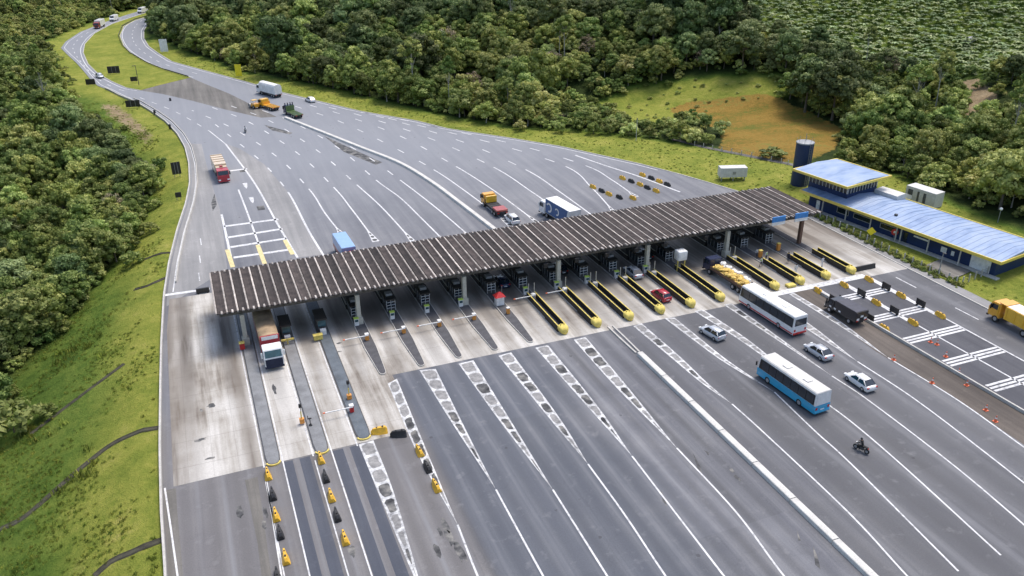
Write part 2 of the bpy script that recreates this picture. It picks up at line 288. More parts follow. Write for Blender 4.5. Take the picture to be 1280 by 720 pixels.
# foliage: clump tone stored on the mesh, kind colour, a random tint per tree
def leaf(name, dark, midc, light, vary=.42):
    m, nt, bs = newmat(name)
    t = N(nt, 'ShaderNodeAttribute', attribute_name='tone'); o = N(nt, 'ShaderNodeObjectInfo')
    rg = noise(nt, o.outputs['Location'], .022, 4, .7)
    f = mth(nt, 'ADD', t.outputs['Fac'], mth(nt, 'ADD', mth(nt, 'MULTIPLY', mth(nt, 'SUBTRACT', o.outputs['Random'], .5), vary), mth(nt, 'MULTIPLY', mth(nt, 'SUBTRACT', rg, .5), .9)))
    c = ramp(nt, f, [(.12, dark), (.5, midc), (.9, light)])
    h = N(nt, 'ShaderNodeHueSaturation'); nt.links.new(c, h.inputs['Color'])
    nt.links.new(mth(nt, 'ADD', .474, mth(nt, 'MULTIPLY', mth(nt, 'FRACT', mth(nt, 'MULTIPLY', o.outputs['Random'], 7.3)), .046)), h.inputs['Hue'])
    nt.links.new(mth(nt, 'ADD', .78, mth(nt, 'MULTIPLY', mth(nt, 'FRACT', mth(nt, 'MULTIPLY', o.outputs['Random'], 13.7)), .75)), h.inputs['Value'])
    nt.links.new(h.outputs[0], bs.inputs['Base Color']); bs.inputs['Roughness'].default_value = .6; bs.inputs['Specular IOR Level'].default_value = .25
    tr = N(nt, 'ShaderNodeBsdfTranslucent'); nt.links.new(h.outputs[0], tr.inputs[0])
    ms = N(nt, 'ShaderNodeMixShader'); ms.inputs[0].default_value = .22
    nt.links.new(bs.outputs[0], ms.inputs[1]); nt.links.new(tr.outputs[0], ms.inputs[2])
    nt.links.new(ms.outputs[0], nt.nodes['Material Output'].inputs[0]); return m
M['leaf_dark'] = leaf('leaf_dark', (.054,.080,.024), (.140,.185,.060), (.28,.32,.135))
M['leaf_mid'] = leaf('leaf_mid', (.070,.110,.022), (.195,.248,.058), (.37,.405,.13))
M['leaf_light'] = leaf('leaf_light', (.11,.15,.03), (.27,.31,.075), (.47,.48,.18))
M['leaf_brown'] = leaf('leaf_brown', (.11,.095,.06), (.25,.20,.125), (.42,.34,.23))
M['leaf_banana'] = leaf('leaf_banana', (.08,.125,.045), (.19,.255,.10), (.34,.40,.19))
M['leaf_tuft'] = leaf('leaf_tuft', (.10,.15,.022), (.17,.22,.036), (.27,.29,.06))
# ------------------------------------------------------------------ mesh helpers
SPLIT = {'roof_rib_end','bollard_cap','filler_cap','bed_slat','bracket','sign_post','stiffener','stake','cab_post','leg','foot','post','rear_plate','side_plate','eyes','roof_bow','fork','pole','body_rib','side_panel'}
def islands(bm):
    seen = set(); out = []
    for v in bm.verts:
        if v in seen: continue
        st = [v]; seen.add(v); c = []
        while st:
            a = st.pop(); c.append(a)
            for e in a.link_edges:
                b = e.other_vert(a)
                if b not in seen: seen.add(b); st.append(b)
        out.append(c)
    return out
def obj(name, bm, mat, parent=None, smooth=False, loc=None):
    if name in SPLIT:
        bm.verts.index_update(); isl = [set(v.index for v in c) for c in islands(bm)]
        if len(isl) > 1:
            first = None
            for s in isl[1:]:
                b2 = bm.copy(); bmesh.ops.delete(b2, geom=[v for v in b2.verts if v.index not in s], context='VERTS'); obj(name, b2, mat, parent, smooth, loc)
            bmesh.ops.delete(bm, geom=[v for v in bm.verts if v.index not in isl[0]], context='VERTS')
    me = bpy.data.meshes.new(name)
    bmesh.ops.recalc_face_normals(bm, faces=bm.faces[:])
    bm.to_mesh(me); bm.free()
    if smooth:
        for p in me.polygons: p.use_smooth = True
    for x in (mat if isinstance(mat, (list, tuple)) else [mat]):
        me.materials.append(M[x] if isinstance(x, str) else x)
    o = bpy.data.objects.new(name, me); C.objects.link(o)
    if parent is not None: o.parent = parent
    if loc: o.location = loc
    return o
def tag(o, label=None, cat=None, group=None, kind=None):
    if label: o['label'] = label
    if cat: o['category'] = cat
    if group: o['group'] = group
    if kind: o['kind'] = kind
    return o
def thing(name, label, cat, loc=(0,0,0), rz=0., group=None):
    o = bpy.data.objects.new(name, None); C.objects.link(o); o.location = loc; o.rotation_euler = (0,0,rz)
    o.empty_display_size = .3
    return tag(o, label, cat, group)
def dup(root, loc, rz=None, label=None, group=None, scale=None):
    r = root.copy(); C.objects.link(r); r.location = loc
    if rz is not None: r.rotation_euler = (0,0,rz)
    if scale: r.scale = scale if isinstance(scale, tuple) else (scale,)*3
    if label: r['label'] = label
    if group: r['group'] = group
    for ch in list(root.children):
        c = ch.copy(); C.objects.link(c); c.parent = r
        for g in list(ch.children):
            d = g.copy(); C.objects.link(d); d.parent = c
    return r
def B(): return bmesh.new()
def box(bm, x0, x1, y0, y1, z0, z1, bev=0., top=None):
    """axis box; top=(dx0,dx1,dy0,dy1) shrinks the top face"""
    t = top or (0,0,0,0)
    vs = [bm.verts.new(p) for p in ((x0,y0,z0),(x1,y0,z0),(x1,y1,z0),(x0,y1,z0),(x0+t[0],y0+t[2],z1),(x1-t[1],y0+t[2],z1),(x1-t[1],y1-t[3],z1),(x0+t[0],y1-t[3],z1))]
    fs = [bm.faces.new([vs[i] for i in q]) for q in ((3,2,1,0),(4,5,6,7),(0,1,5,4),(1,2,6,5),(2,3,7,6),(3,0,4,7))]
    if bev > 0:
        es = list({e for f in fs for e in f.edges})
        bmesh.ops.bevel(bm, geom=es, offset=bev, segments=2, profile=.6, affect='EDGES')
    return bm
def prism(bm, prof, x0, x1, axis='x'):
    """closed outline extruded along an axis: prof = (y,z) for x, (x,z) for y, (x,y) for z"""
    def P(a, b, c):
        return {'x': (c,a,b), 'y': (a,c,b), 'z': (a,b,c)}[axis]
    A = [bm.verts.new(P(a,b,x0)) for a,b in prof]; Bv = [bm.verts.new(P(a,b,x1)) for a,b in prof]
    n = len(prof); bm.faces.new(A[::-1]); bm.faces.new(Bv)
    for i in range(n): bm.faces.new((A[i], A[(i+1)%n], Bv[(i+1)%n], Bv[i]))
    return bm
def cyl(bm, p0, p1, r0, r1=None, seg=12, cap=True):
    r1 = r0 if r1 is None else r1
    p0, p1 = Vector(p0), Vector(p1); d = (p1-p0).normalized(); q = d.to_track_quat('Z', 'Y')
    a = []; b = []
    for i in range(seg):
        t = 2*math.pi*i/seg; w = q @ Vector((math.cos(t), math.sin(t), 0))
        a.append(bm.verts.new(p0+w*r0)); b.append(bm.verts.new(p1+w*r1))
    for i in range(seg): bm.faces.new((a[i], a[(i+1)%seg], b[(i+1)%seg], b[i]))
    if cap: bm.faces.new(a[::-1]); bm.faces.new(b)
    return bm
def loft(bm, rings, closed=True, caps=True):
    V = [[bm.verts.new(p) for p in r] for r in rings]; n = len(V[0])
    for a, b in zip(V, V[1:]):
        for i in range(n if closed else n-1): bm.faces.new((a[i], a[(i+1)%n], b[(i+1)%n], b[i]))
    if caps: bm.faces.new(V[0][::-1]); bm.faces.new(V[-1])
    return bm
def quad(bm, *ps): return bm.faces.new([bm.verts.new(p) for p in ps])
def structure(name, bm, mat): return tag(obj(name, bm, mat), kind='structure')

# ------------------------------------------------------------------ curves on the ground
def cat_rom(P, n=10):
    P = [np.array(p, float) for p in P]
    if len(P) < 3: return [P[0]+(P[1]-P[0])*t for t in np.linspace(0, 1, n+1)]
    Q = [2*P[0]-P[1]]+P+[2*P[-1]-P[-2]]; out = []
    for i in range(1, len(Q)-2):
        a, b, c, d = Q[i-1:i+3]
        for t in np.linspace(0, 1, n, endpoint=False):
            out.append(.5*((2*b)+(c-a)*t+(2*a-5*b+4*c-d)*t*t+(3*b-a-3*c+d)*t**3))
    out.append(P[-1]); return out
def resample(P, step):
    P = np.array(P); s = np.r_[0, np.cumsum(np.hypot(*np.diff(P, axis=0).T))]
    t = np.arange(0, s[-1], step); t = np.r_[t, s[-1]]
    return np.c_[np.interp(t, s, P[:,0]), np.interp(t, s, P[:,1])], t
def normals2(P):
    d = np.gradient(np.array(P), axis=0); d /= np.hypot(*d.T)[:,None]+1e-9
    return np.c_[d[:,1], -d[:,0]]          # right-hand side of the direction of travel
def strip(bm, P, w, z, off=0.):
    P = np.array(P, float); n = normals2(P)
    a = P+n*(off-w/2); b = P+n*(off+w/2)
    va = [bm.verts.new((p[0], p[1], z)) for p in a]; vb = [bm.verts.new((p[0], p[1], z)) for p in b]
    for i in range(len(P)-1): bm.faces.new((va[i], vb[i], vb[i+1], va[i+1]))
def dashes(bm, P, w, z, on=3.5, gap=8., ph=0.):
    Q, t = resample(P, .5)
    s = ph
    while s < t[-1]-1:
        seg = [(np.interp(u, t, Q[:,0]), np.interp(u, t, Q[:,1])) for u in np.linspace(s, min(s+on, t[-1]), 4)]
        strip(bm, seg, w, z); s += on+gap
def poly(bm, P, z):
    f = bm.faces.new([bm.verts.new((p[0], p[1], z)) for p in P]); f.normal_update(); return f
def px(*pts): return [at(*p) for p in pts]
def bar_along(bm, P, prof, z=0., close=True):
    """profile (offset, height) swept along a ground curve"""
    P = np.array(P, float); n = normals2(P)
    zz = z if not callable(z) else None
    rings = []
    for p, q in zip(P, n):
        h = z(p[0], p[1]) if zz is None else zz
        rings.append([(p[0]+q[0]*o, p[1]+q[1]*o, h+k) for o, k in prof])
    loft(bm, rings, True, True)

# ------------------------------------------------------------------ terrain sheet
def axis_(lo, hi, step, far_lo, far_hi):
    a = list(np.arange(lo, hi+.1, step)); s = step; x = lo; pre = []
    while x > far_lo: s *= 1.25; x -= s; pre.append(x)
    s = step; x = hi; post = []
    while x < far_hi: s *= 1.25; x += s; post.append(x)
    return np.array(pre[::-1]+a+post)
gx = axis_(-90, 230, 2.0, -2600, 2600); gy = axis_(40, 640, 2.0, -1500, 3200)
X, Y = np.meshgrid(gx, gy); Z = zt(X, Y)
Z = Z + (rng.random(Z.shape)-.5)*.12*sstep((np.maximum(XL(Y)-X, X-XR(Y))-4)/6)
cols = []
def inpoly(P, x, y):
    P = np.array(P); c = np.zeros(np.shape(x), bool); j = len(P)-1
    for i in range(len(P)):
        a, b = P[i], P[j]
        c ^= ((a[1] > y) != (b[1] > y)) & (x < (b[0]-a[0])*(y-a[1])/(b[1]-a[1]+1e-12)+a[0]); j = i
    return c
def gpoly(*pts): return [ground(*p)[:2] for p in pts]
ROADPOLY = LEFT+RIGHT
ISLAND = MEDL+[(-9,350)]+MEDR[::-1]
# zones measured on the photograph, laid on the terrain
WOOD_LEFT = [(-160,80)]+gpoly((0,540),(10,480),(45,440),(80,400),(120,350),(150,325),(168,300),(184,262),(184,238),(158,212),(142,190),(114,165),(98,150),(84,140),(76,120),(66,98))+[(-52,415),(-58,440),(-62,470),(-56,500),(-46,530),(-34,560),(-22,600),(-10,640),(-200,900),(-260,300)]
VERGE_R = [(128,60),(128.2,140),(127.6,150),(121.5,170),(118,179.6),(106.3,203.1),(89.6,228.6),(68.4,259.9),(54.2,279.6),(44,298.8),(23.5,341.7),(13,364.2),(4.5,382),(-3,398.5),(-7.7,418.8),(-12.5,443)]+\
    gpoly((190,42),(205,50),(222,62),(262,74),(300,90),(360,100),(420,112),(470,124),(560,146),(640,160),(720,163),(790,170),(870,182),(960,196),(1010,205),(1130,222),(1190,255),(1280,292))+[(172,80),(175,40),(128,40)]
WET = gpoly((838,134),(868,126),(960,116),(1000,135),(1050,160),(1045,185),(1010,205),(960,200),(900,188),(905,165),(868,150),(840,140))
WETG = gpoly((740,128),(790,108),(880,96),(975,92),(1000,112),(962,124),(900,134),(862,150),(820,156),(760,150))
PLANT = gpoly((850,-60),(856,10),(880,30),(930,34),(1000,62),(1060,74),(1110,92),(1150,100),(1196,96),(1240,100),(1320,96),(1320,-60))
PLANT2 = gpoly((1205,62),(1280,52),(1280,80),(1235,86),(1210,78))
CLEAR = gpoly((1192,104),(1220,98),(1246,122),(1232,150),(1200,142))
GRASSL = ~inpoly(WOOD_LEFT, X, Y) & (X < XL(Y)+1)
med = inpoly(ISLAND, X, Y)
gR = np.where(GRASSL | med | inpoly(VERGE_R, X, Y) | (inpoly(ROADPOLY, X, Y)), 1., 0.)
dL = XL(Y)-X; gR = np.where(GRASSL, 1-.55*sstep((dL-6-2.5*np.sin(Y*.11)*np.sin(Y*.043))/8), gR)
gR = np.maximum(gR, np.where(inpoly(PLANT, X, Y) | inpoly(PLANT2, X, Y), .55, 0)); gR = np.maximum(gR, np.where(inpoly(WETG, X, Y), 1., 0))
gB_ = np.where(inpoly(WET, X, Y), 1., 0.)
SOIL = gpoly((118,128),(150,130),(176,150),(196,172),(200,196),(186,190),(160,165),(135,148))
gS = np.where(inpoly(SOIL, X, Y), .62, 0.); gS = np.maximum(gS, np.where(GRASSL & (np.abs(dL-5.2-.8*np.sin(Y*.09)) < 1.1) & (Y < 230), .46, 0)); gS = np.maximum(gS, np.where(inpoly(CLEAR, X, Y), 1, 0))
def soft(a):
    for _ in range(2):
        p = np.pad(a, 1, mode='edge'); a = (p[:-2,1:-1]+p[2:,1:-1]+p[1:-1,:-2]+p[1:-1,2:]+2*p[1:-1,1:-1])/6
    return a
cover = np.stack([soft(gR), soft(gB_), soft(gS), np.ones_like(gR)], -1).reshape(-1, 4)
nx, ny = len(gx), len(gy)
me = bpy.data.meshes.new('ground')
idx = np.arange(nx*ny).reshape(ny, nx)
q = np.stack([idx[:-1,:-1], idx[:-1,1:], idx[1:,1:], idx[1:,:-1]], -1).reshape(-1, 4)
def np_mesh(me, co, faces):
    k = faces.shape[1]
    me.vertices.add(len(co)); me.vertices.foreach_set('co', np.ascontiguousarray(co, np.float32).ravel())
    me.loops.add(faces.size); me.loops.foreach_set('vertex_index', faces.astype(np.int32).ravel())
    me.polygons.add(len(faces)); me.polygons.foreach_set('loop_start', np.arange(0, faces.size, k, dtype=np.int32))
    me.polygons.foreach_set('loop_total', np.full(len(faces), k, np.int32)); me.update()
np_mesh(me, np.stack([X, Y, Z], -1).reshape(-1, 3), q)
ca = me.color_attributes.new('cover', 'FLOAT_COLOR', 'POINT'); ca.data.foreach_set('color', cover.astype(np.float32).ravel())
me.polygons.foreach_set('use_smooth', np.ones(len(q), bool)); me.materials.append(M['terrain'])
tag_o = bpy.data.objects.new('ground', me); C.objects.link(tag_o); tag(tag_o, kind='structure')

# ------------------------------------------------------------------ road slab (one sheet with edges), median lawn, gore
def slab(name, P, z, mat, depth=.4):
    bm = B(); poly(bm, P, z); r = bmesh.ops.extrude_face_region(bm, geom=bm.faces[:])
    for v in [v for v in r['geom'] if isinstance(v, bmesh.types.BMVert)]: v.co.z -= depth
    bmesh.ops.triangulate(bm, faces=bm.faces[:]); return structure(name, bm, mat)
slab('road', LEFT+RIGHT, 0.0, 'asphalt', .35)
# median lawn lies in the fork: a low grass mound on the slab
isl = ISLAND
bm = B(); poly(bm, isl, .06); r = bmesh.ops.extrude_face_region(bm, geom=bm.faces[:])
for v in [v for v in r['geom'] if isinstance(v, bmesh.types.BMVert)]: v.co.z = -.1
bmesh.ops.triangulate(bm, faces=bm.faces[:])
cl = bm.verts.layers.float_color.new('cover')
for v in bm.verts: v[cl] = (1,0,0,1)
structure('median_lawn', bm, 'terrain')
bm = B(); poly(bm, [(-15.7,343.6),(-9,350),(3,360.2),(8,345),(15,325),(22,300),(27,283),(22,284),(12,300),(2,318),(-8,334)], .004); bmesh.ops.triangulate(bm, faces=bm.faces[:])
structure('gore_gravel', bm, 'gravel')
# pale shoulder strip along the left edge and the dusty wedge right of the truck lanes
bm = B()
ys = np.linspace(150, 262, 30); a = [(float(XL(y))+.4, y) for y in ys]
inner = px((252,180),(258,205),(268,240),(275,262),(280,300),(284,336))
poly(bm, a+inner, .004)
bmesh.ops.triangulate(bm, faces=bm.faces[:])
structure('road_shoulder', bm, 'shoulder')
bm = B(); poly(bm, px((372,322),(347,280),(317,227),(283,180),(300,186),(330,205),(360,240),(385,287),(402,318)), .004); bmesh.ops.triangulate(bm, faces=bm.faces[:])
structure('dusty_wedge', bm, 'shoulder')
# kerb gutter band inside the left edge (foreground), dark strip
bm = B(); P = [(float(XL(y))+.95, y) for y in np.linspace(-60, 95, 40)]
strip(bm, P, 1.5, .008); structure('gutter', bm, 'gravel')
# concrete apron under and before the canopy
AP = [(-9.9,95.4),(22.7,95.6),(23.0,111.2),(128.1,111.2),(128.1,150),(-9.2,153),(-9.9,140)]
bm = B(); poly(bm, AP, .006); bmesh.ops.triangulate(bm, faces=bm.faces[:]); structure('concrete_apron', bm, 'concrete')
# fresh dark strips in the truck lanes, and the boxed lanes on the right
bm = B()
for x0, x1 in ((3.9,5.2),(6.1,7.5),(10.6,12.0),(12.9,14.3)):
    P = [(x0,95.2),(x1,95.2),(x1+.1,40),(x0+.1,40)]; poly(bm, P, .004)
structure('lane_resurfacing', bm, 'asphalt_dark')
bm = B(); poly(bm, [(104.9,111.0),(118.4,111.0),(118.6,40),(106.6,40)], .004); structure('boxed_lanes', bm, 'asphalt_box')
bm = B(); poly(bm, px((992,366),(1010,360))+[(104.9,111.0),(105.8,70),(106.6,40)]+[(103.2,40),(102.6,60)]+px((1280,556),(1197,500),(1096,440)), .004); bmesh.ops.triangulate(bm, faces=bm.faces[:])
structure('dirt_strip', bm, 'dirt_strip')
bm = B(); poly(bm, px((345,760),(322,596),(306,600),(322,680),(332,760)), .004)
structure('worn_edge', bm, 'gravel')

# ------------------------------------------------------------------ painted markings (one structure) and tyre marks
W = B(); K = B(); D = B(); ZM, ZK = .012, .016
def line(*pts, w=.22, n=10): strip(W, cat_rom(px(*pts), n), w, ZM)
def lineW(P, w=.22): strip(W, cat_rom(P), w, ZM)
def divider(Ls, Rs, merge, *rest, cells=10, dark=True, wline=.24):
    """two edge lines closing on a point, paint between them, dark worn ovals inside, then one line"""
    L = cat_rom(px(*Ls, merge), 12); Rr = cat_rom(px(*Rs, merge), 12)
    n = 26; L, _ = resample(L, 1); Rr, _ = resample(Rr, 1)
    def S(P, t): k = t*(len(P)-1); i = min(int(k), len(P)-2); return P[i]+(P[i+1]-P[i])*(k-i)
    ts = np.linspace(0, 1, n)
    q9 = [(S(L, t), S(Rr, t)) for t in ts]; la = [a_+(b_-a_)*.06 for a_, b_ in q9]; ra = [b_-(b_-a_)*.06 for a_, b_ in q9]
    va = [D.verts.new((*p, ZM)) for p in la]; vb = [D.verts.new((*p, ZM)) for p in ra]
    for i in range(n-1): D.faces.new((va[i], vb[i], vb[i+1], va[i+1]))
    for c in range(cells):
        t0 = (c+.10)/(cells+.3); t1 = (c+.94)/(cells+.3)
        pts = []; jt = [random.uniform(.72,1.12) for _ in range(14)]
        for k in range(14):
            u = 2*math.pi*k/14; ct = (t0+t1)/2+(t1-t0)/2*math.copysign(abs(math.sin(u))**.5, math.sin(u))
            l, r_ = S(L, ct), S(Rr, ct); wd = np.hypot(*(l-r_)); cc = (l+r_)/2; hw = max(.04, wd/2-.30)/max(wd/2, 1e-3)*min(1, jt[k])
            pts.append(cc+(r_-l)/2*hw*math.copysign(abs(math.cos(u))**.45, math.cos(u)))
        if np.hypot(*(S(L,(t0+t1)/2)-S(Rr,(t0+t1)/2))) > .42:
            f_ = K.faces.new([K.verts.new((*p, ZK)) for p in pts]); f_.material_index = 0 if random.random() < (.55 if Ls[0][0] < 760 else .2) and c > 0 else 1
    if rest: strip(W, cat_rom(px(merge, *rest), 10), wline, ZM)
divider([(447,556),(480,636)], [(468,550),(495,620)], (534,760), (560,840))
divider([(484,480),(520,565)], [(497,473),(537,570)], (572,656), (597,720), (640,820))
divider([(523,463),(565,530)], [(546,461),(583,537)], (620,612), (640,649), (679,720), (730,810))
divider([(572,455),(625,528)], [(593,450),(640,527)], (691,612), (759,720), (815,810))
divider([(622,445),(690,528)], [(640,440),(700,522)], (735,580), (782,645), (832,720), (900,815))
divider([(668,435),(735,510)], [(686,431),(748,508)], (790,570), (905,720), (980,815))
divider([(716,425),(770,485)], [(733,421),(785,483)], (846,560), (920,640), (980,720), (1060,815))
divider([(791,408),(844,452),(878,480)], [(803,404),(851,446),(883,477)], (915,505), (954,540), (1060,640), (1134,720), (1220,810))
divider([(830,398),(866,425),(905,453)], [(844,397),(876,423),(911,451)], (968,490), (1020,540), (1064,580), (1198,714))
divider([(867,389),(931,430)], [(880,387),(943,430)], (1010,488), (1060,524), (1126,580), (1251,694))
divider([(904,381),(951,412)], [(915,379),(961,412)], (1040,470), (1085,500), (1190,580), (1280,656), (1380,745))
divider([(958,378),(1010,413)], [(969,375),(1021,411)], (1072,452), (1145,500), (1250,580), (1350,660))
divider([(986,368),(1042,403)], [(993,366),(1050,401)], (1110,447), (1197,500), (1280,559), (1380,630))
# truck lanes: edge lines on the apron and beyond
for x, y0, y1 in ((1.45,95,150),(3.95,40,150),(7.95,95,150),(10.45,40,150),(14.0,95,150)): strip(W, [(x,y0),(x,(y0+y1)/2),(x,y1)], .18, ZM)
line((206,610),(212,650),(222,720),w=.22); line((333,600),(352,720), w=.2)
strip(W, [(8.0,40),(8.0,94)], .16, ZM); strip(W, [(1.3,40),(1.3,92)], .16, ZM)
# ladder boxes on the truck lanes behind the canopy
line((282,180),(317,227),(347,280),(372,322), w=.45); line((262,164),(282,180), w=.3)
line((298,237),(310,268),(333,332), w=.4); line((277,268),(284,300),(291,334), w=.5)
for a, b in (((280,283),(348,274)),((284,297),(353,286)),((288,309),(358,298)),((292,322),(362,312))): line(a, b, w=.95)
for p in ((307,232),(315,250)):
    a = at(*p); W.faces.new([W.verts.new((a[0]+dx, a[1]+dy, ZM)) for dx, dy in ((-.6,2.2),(.6,2.2),(.35,-1),(0,-2.6),(-.35,-1))])
line((284,214),(309,211), w=1.0); line((206,369),(262,361), w=.9)
for p in ((251,302),(250,324),(249,346)): a = at(*p); strip(W, [(a[0],a[1]-2),(a[0],a[1]+2)], .2, ZM)
# lane fan beyond the canopy, left carriageway
FL = [([(405,320),(385,287),(360,240)], [(330,205),(300,180),(262,150)]),
      ([(428,294),(406,266),(386,236)], [(345,195),(290,160),(240,138)]),
      ([(470,302),(440,262),(417,234)], [(370,190),(310,152),(262,133)]),
      ([(520,306),(478,260),(446,231)], [(395,187),(335,150),(285,131)]),
      ([(560,306),(525,271),(500,247),(470,225)], [(420,183),(360,150),(312,133)]),
      ([(596,303),(548,262),(500,225)], [(450,190),(395,163),(345,143)])]
FR = [([(640,283),(590,245),(542,212)], [(480,178),(420,150),(360,130)]),
      ([(678,283),(620,240),(570,208)], [(500,170),(430,144),(375,128)]),
      ([(715,275),(665,240),(617,209)], [(540,174),(460,147),(390,129)]),
      ([(755,280),(700,240),(657,212)], [(580,178),(490,150),(410,131)]),
      ([(770,268),(740,235),(707,208)], [(620,180),(520,156),(430,135)]),
      ([(795,246),(765,225),(732,207)], [(650,182),(550,160),(450,138)])]
for k, (s, d) in enumerate(FL+FR):
    full = cat_rom(px(*s, *d), 10); ns = 10*(len(s)-1)+1
    strip(W, full[:ns], .34 if k not in (0,) else .45, ZM); dashes(W, full[ns-1:], .34, ZM, 4.0, 9.5, 5)
    # worn paint block at the plaza end of each line
    e = np.array(full[0]); f = np.array(full[4]); m_ = e+(f-e)*1.0
    if k not in (0,):
        nrm = np.array([(f-e)[1], -(f-e)[0]])/np.hypot(*(f-e)); 
        a, b, c = e-nrm*.8, e+nrm*.8, f
        W.faces.new([W.verts.new((*p, ZM+.001)) for p in (a, b, c)])
        for t in (.12, .34, .54, .72):
            cc = e+(f-e)*t; hw = .8*(1-t)-.14; dv = (f-e)*.075
            if hw > .1: K.faces.new([K.verts.new((*(cc+nrm*hw*math.cos(u)+dv*math.sin(u)), ZK)) for u in np.linspace(0, 2*math.pi, 11)[:-1]])
line((719,194),(760,208),(800,221),(850,240), w=.5)
# edge lines of both carriageways
Q = [(float(XR(y))-1.2, y) for y in np.linspace(185, 560, 60)]; strip(W, cat_rom(Q, 2), .28, ZM)
Q = [(float(XL(y))+1.4, y) for y in np.linspace(156, 560, 80)]; strip(W, cat_rom(Q, 2), .22, ZM)
Q = [np.array(p)+np.array((-1.0,0)) for p in MEDL[1:]]; strip(W, cat_rom(Q, 4), .28, ZM)
Q = [np.array(p)+np.array((1.0,0)) for p in MEDR[1:]]; strip(W, cat_rom(Q, 4), .28, ZM)
cl = [((np.array(a)+np.array((float(XL(a[1])), a[1])))/2) for a in MEDL[1:]]; dashes(W, cat_rom(cl, 6), .25, ZM, 4, 8)
cl = [((np.array(a)+np.array((float(XR(a[1])), a[1])))/2) for a in MEDR[1:]]; dashes(W, cat_rom(cl, 6), .25, ZM, 4, 8)
dashes(W, cat_rom(px((175,122),(220,140),(262,164)), 6), .25, ZM, 4, 6)
# boxed lanes on the right: triple bars, lane lines
for y in (105.5, 97.1, 89.0, 81.0, 73.0, 65.0, 57.0):
    sh = (105.5-y)*.045
    for k in (-.78, 0, .78):
        W.faces.new([W.verts.new((x, yy, ZM)) for x, yy in ((105.3+sh*.9,y+k-.23),(118.1,y+k-.23),(118.1,y+k+.23),(105.3+sh*.9,y+k+.23))])
strip(W, [(111.6,111),(111.9,90),(112.6,50)], .3, ZM); strip(W, [(105.2,111),(105.7,72),(106.6,40)], .3, ZM); strip(W, [(118.2,111),(118.4,72),(118.6,40)], .3, ZM)
for x in (105.3, 111.7, 118.0): strip(W, [(x,111),(x,101)], 1.1, ZM-.002); strip(W, [(x,101),(x,93)], .9, ZM-.002)
strip(W, [(96,111.9),(118,111.9)], 1.6, ZM-.002)
dashes(W, [(122.9,112),(123.3,90),(124,40)], .25, ZM, 5, 9, 3)
structure('road_marking', W, 'road_paint'); structure('divider_marking', D, 'divider_paint'); structure('tyre_marks', K, ['rubber_marks','worn_patch'])
Yb = B()
for a, b in (((284,312),(291,334)),((322,306),(331,330)),((356,300),(366,318))): strip(Yb, px(a, b), .9, ZM+.004)
structure('yellow_marking', Yb, 'road_paint_yellow')
bm = B()
for p, w, l in (((326,260),1.7,3),((303,213),1.5,3)):
    a = at(*p); poly(bm, [(a[0]-w/2,a[1]-l/2),(a[0]+w/2,a[1]-l/2),(a[0]+w/2,a[1]+l/2),(a[0]-w/2,a[1]+l/2)], .008)
for pts in (((330,156),(352,162),(366,166),(362,168),(340,163)),((405,170),(440,186),(478,203),(470,206),(430,190)),((268,242),(271,256),(266,264),(264,254)),((866,566),(876,584),(878,596),(872,586)),((826,612),(832,624),(834,634),(828,626)),((1016,682),(1022,696),(1026,712),(1019,706)),((996,662),(1001,676),(998,676))):
    poly(bm, px(*pts), .010)
for c_, w_, l_ in (((264,507),.7,.6),((250,550),.9,.35),((262,573),.8,.3),((252,513),.25,.5),((343,486),.28,1.9),((421,440),.9,.25),((424,429),.6,.3),((300,640),.4,1.4),((332,640),.3,1.2),((330,655),.3,.9),((440,690),.5,1.2),((556,655),.45,1.6),((562,672),.5,1.5),((575,690),.6,1.8),((551,665),.3,1.2),((547,690),.4,1.3),((915,588),.3,.6),((922,598),.25,.7),((884,566),.2,.6)):
    a = at(*c_); P_ = []
    for u in np.linspace(0, 2*math.pi, 13)[:-1]: k_ = random.uniform(.55,1.2); P_.append((a[0]+w_*k_*math.cos(u), a[1]+l_*k_*math.sin(u)))
    poly(bm, P_, .0105)
structure('asphalt_stains', bm, 'rubber_marks')

# concrete drainage channels down the left bank (laid on the slope)
bm = B()
for pts, w in ((((0,662),(31,646),(78,605),(110,578),(144,553),(198,535)), .75), (((118,720),(140,701),(170,688),(203,675)), .75), (((38,543),(97,498),(155,455)), .5),
            (((172,328),(192,320),(213,316)), .5), (((168,362),(188,356),(208,347)), .6), (((156,288),(180,270),(215,262)), .0)):
    if not w: continue
    P = [ground(*p)[:2] for p in pts]; Q, _ = resample(cat_rom(P, 6), 1.0); n = normals2(Q)
    rows = []
    for p, q_ in zip(Q, n):
        rows.append([(p[0]+q_[0]*o, p[1]+q_[1]*o, float(zt(p[0]+q_[0]*o, p[1]+q_[1]*o))+h) for o, h in ((-w/2-.15,.02),(-w/2,.16),(-w*.3,.05),(w*.3,.05),(w/2,.16),(w/2+.15,.02))])
    loft(bm, rows, False, False)
structure('drainage_channel', bm, 'ditch')
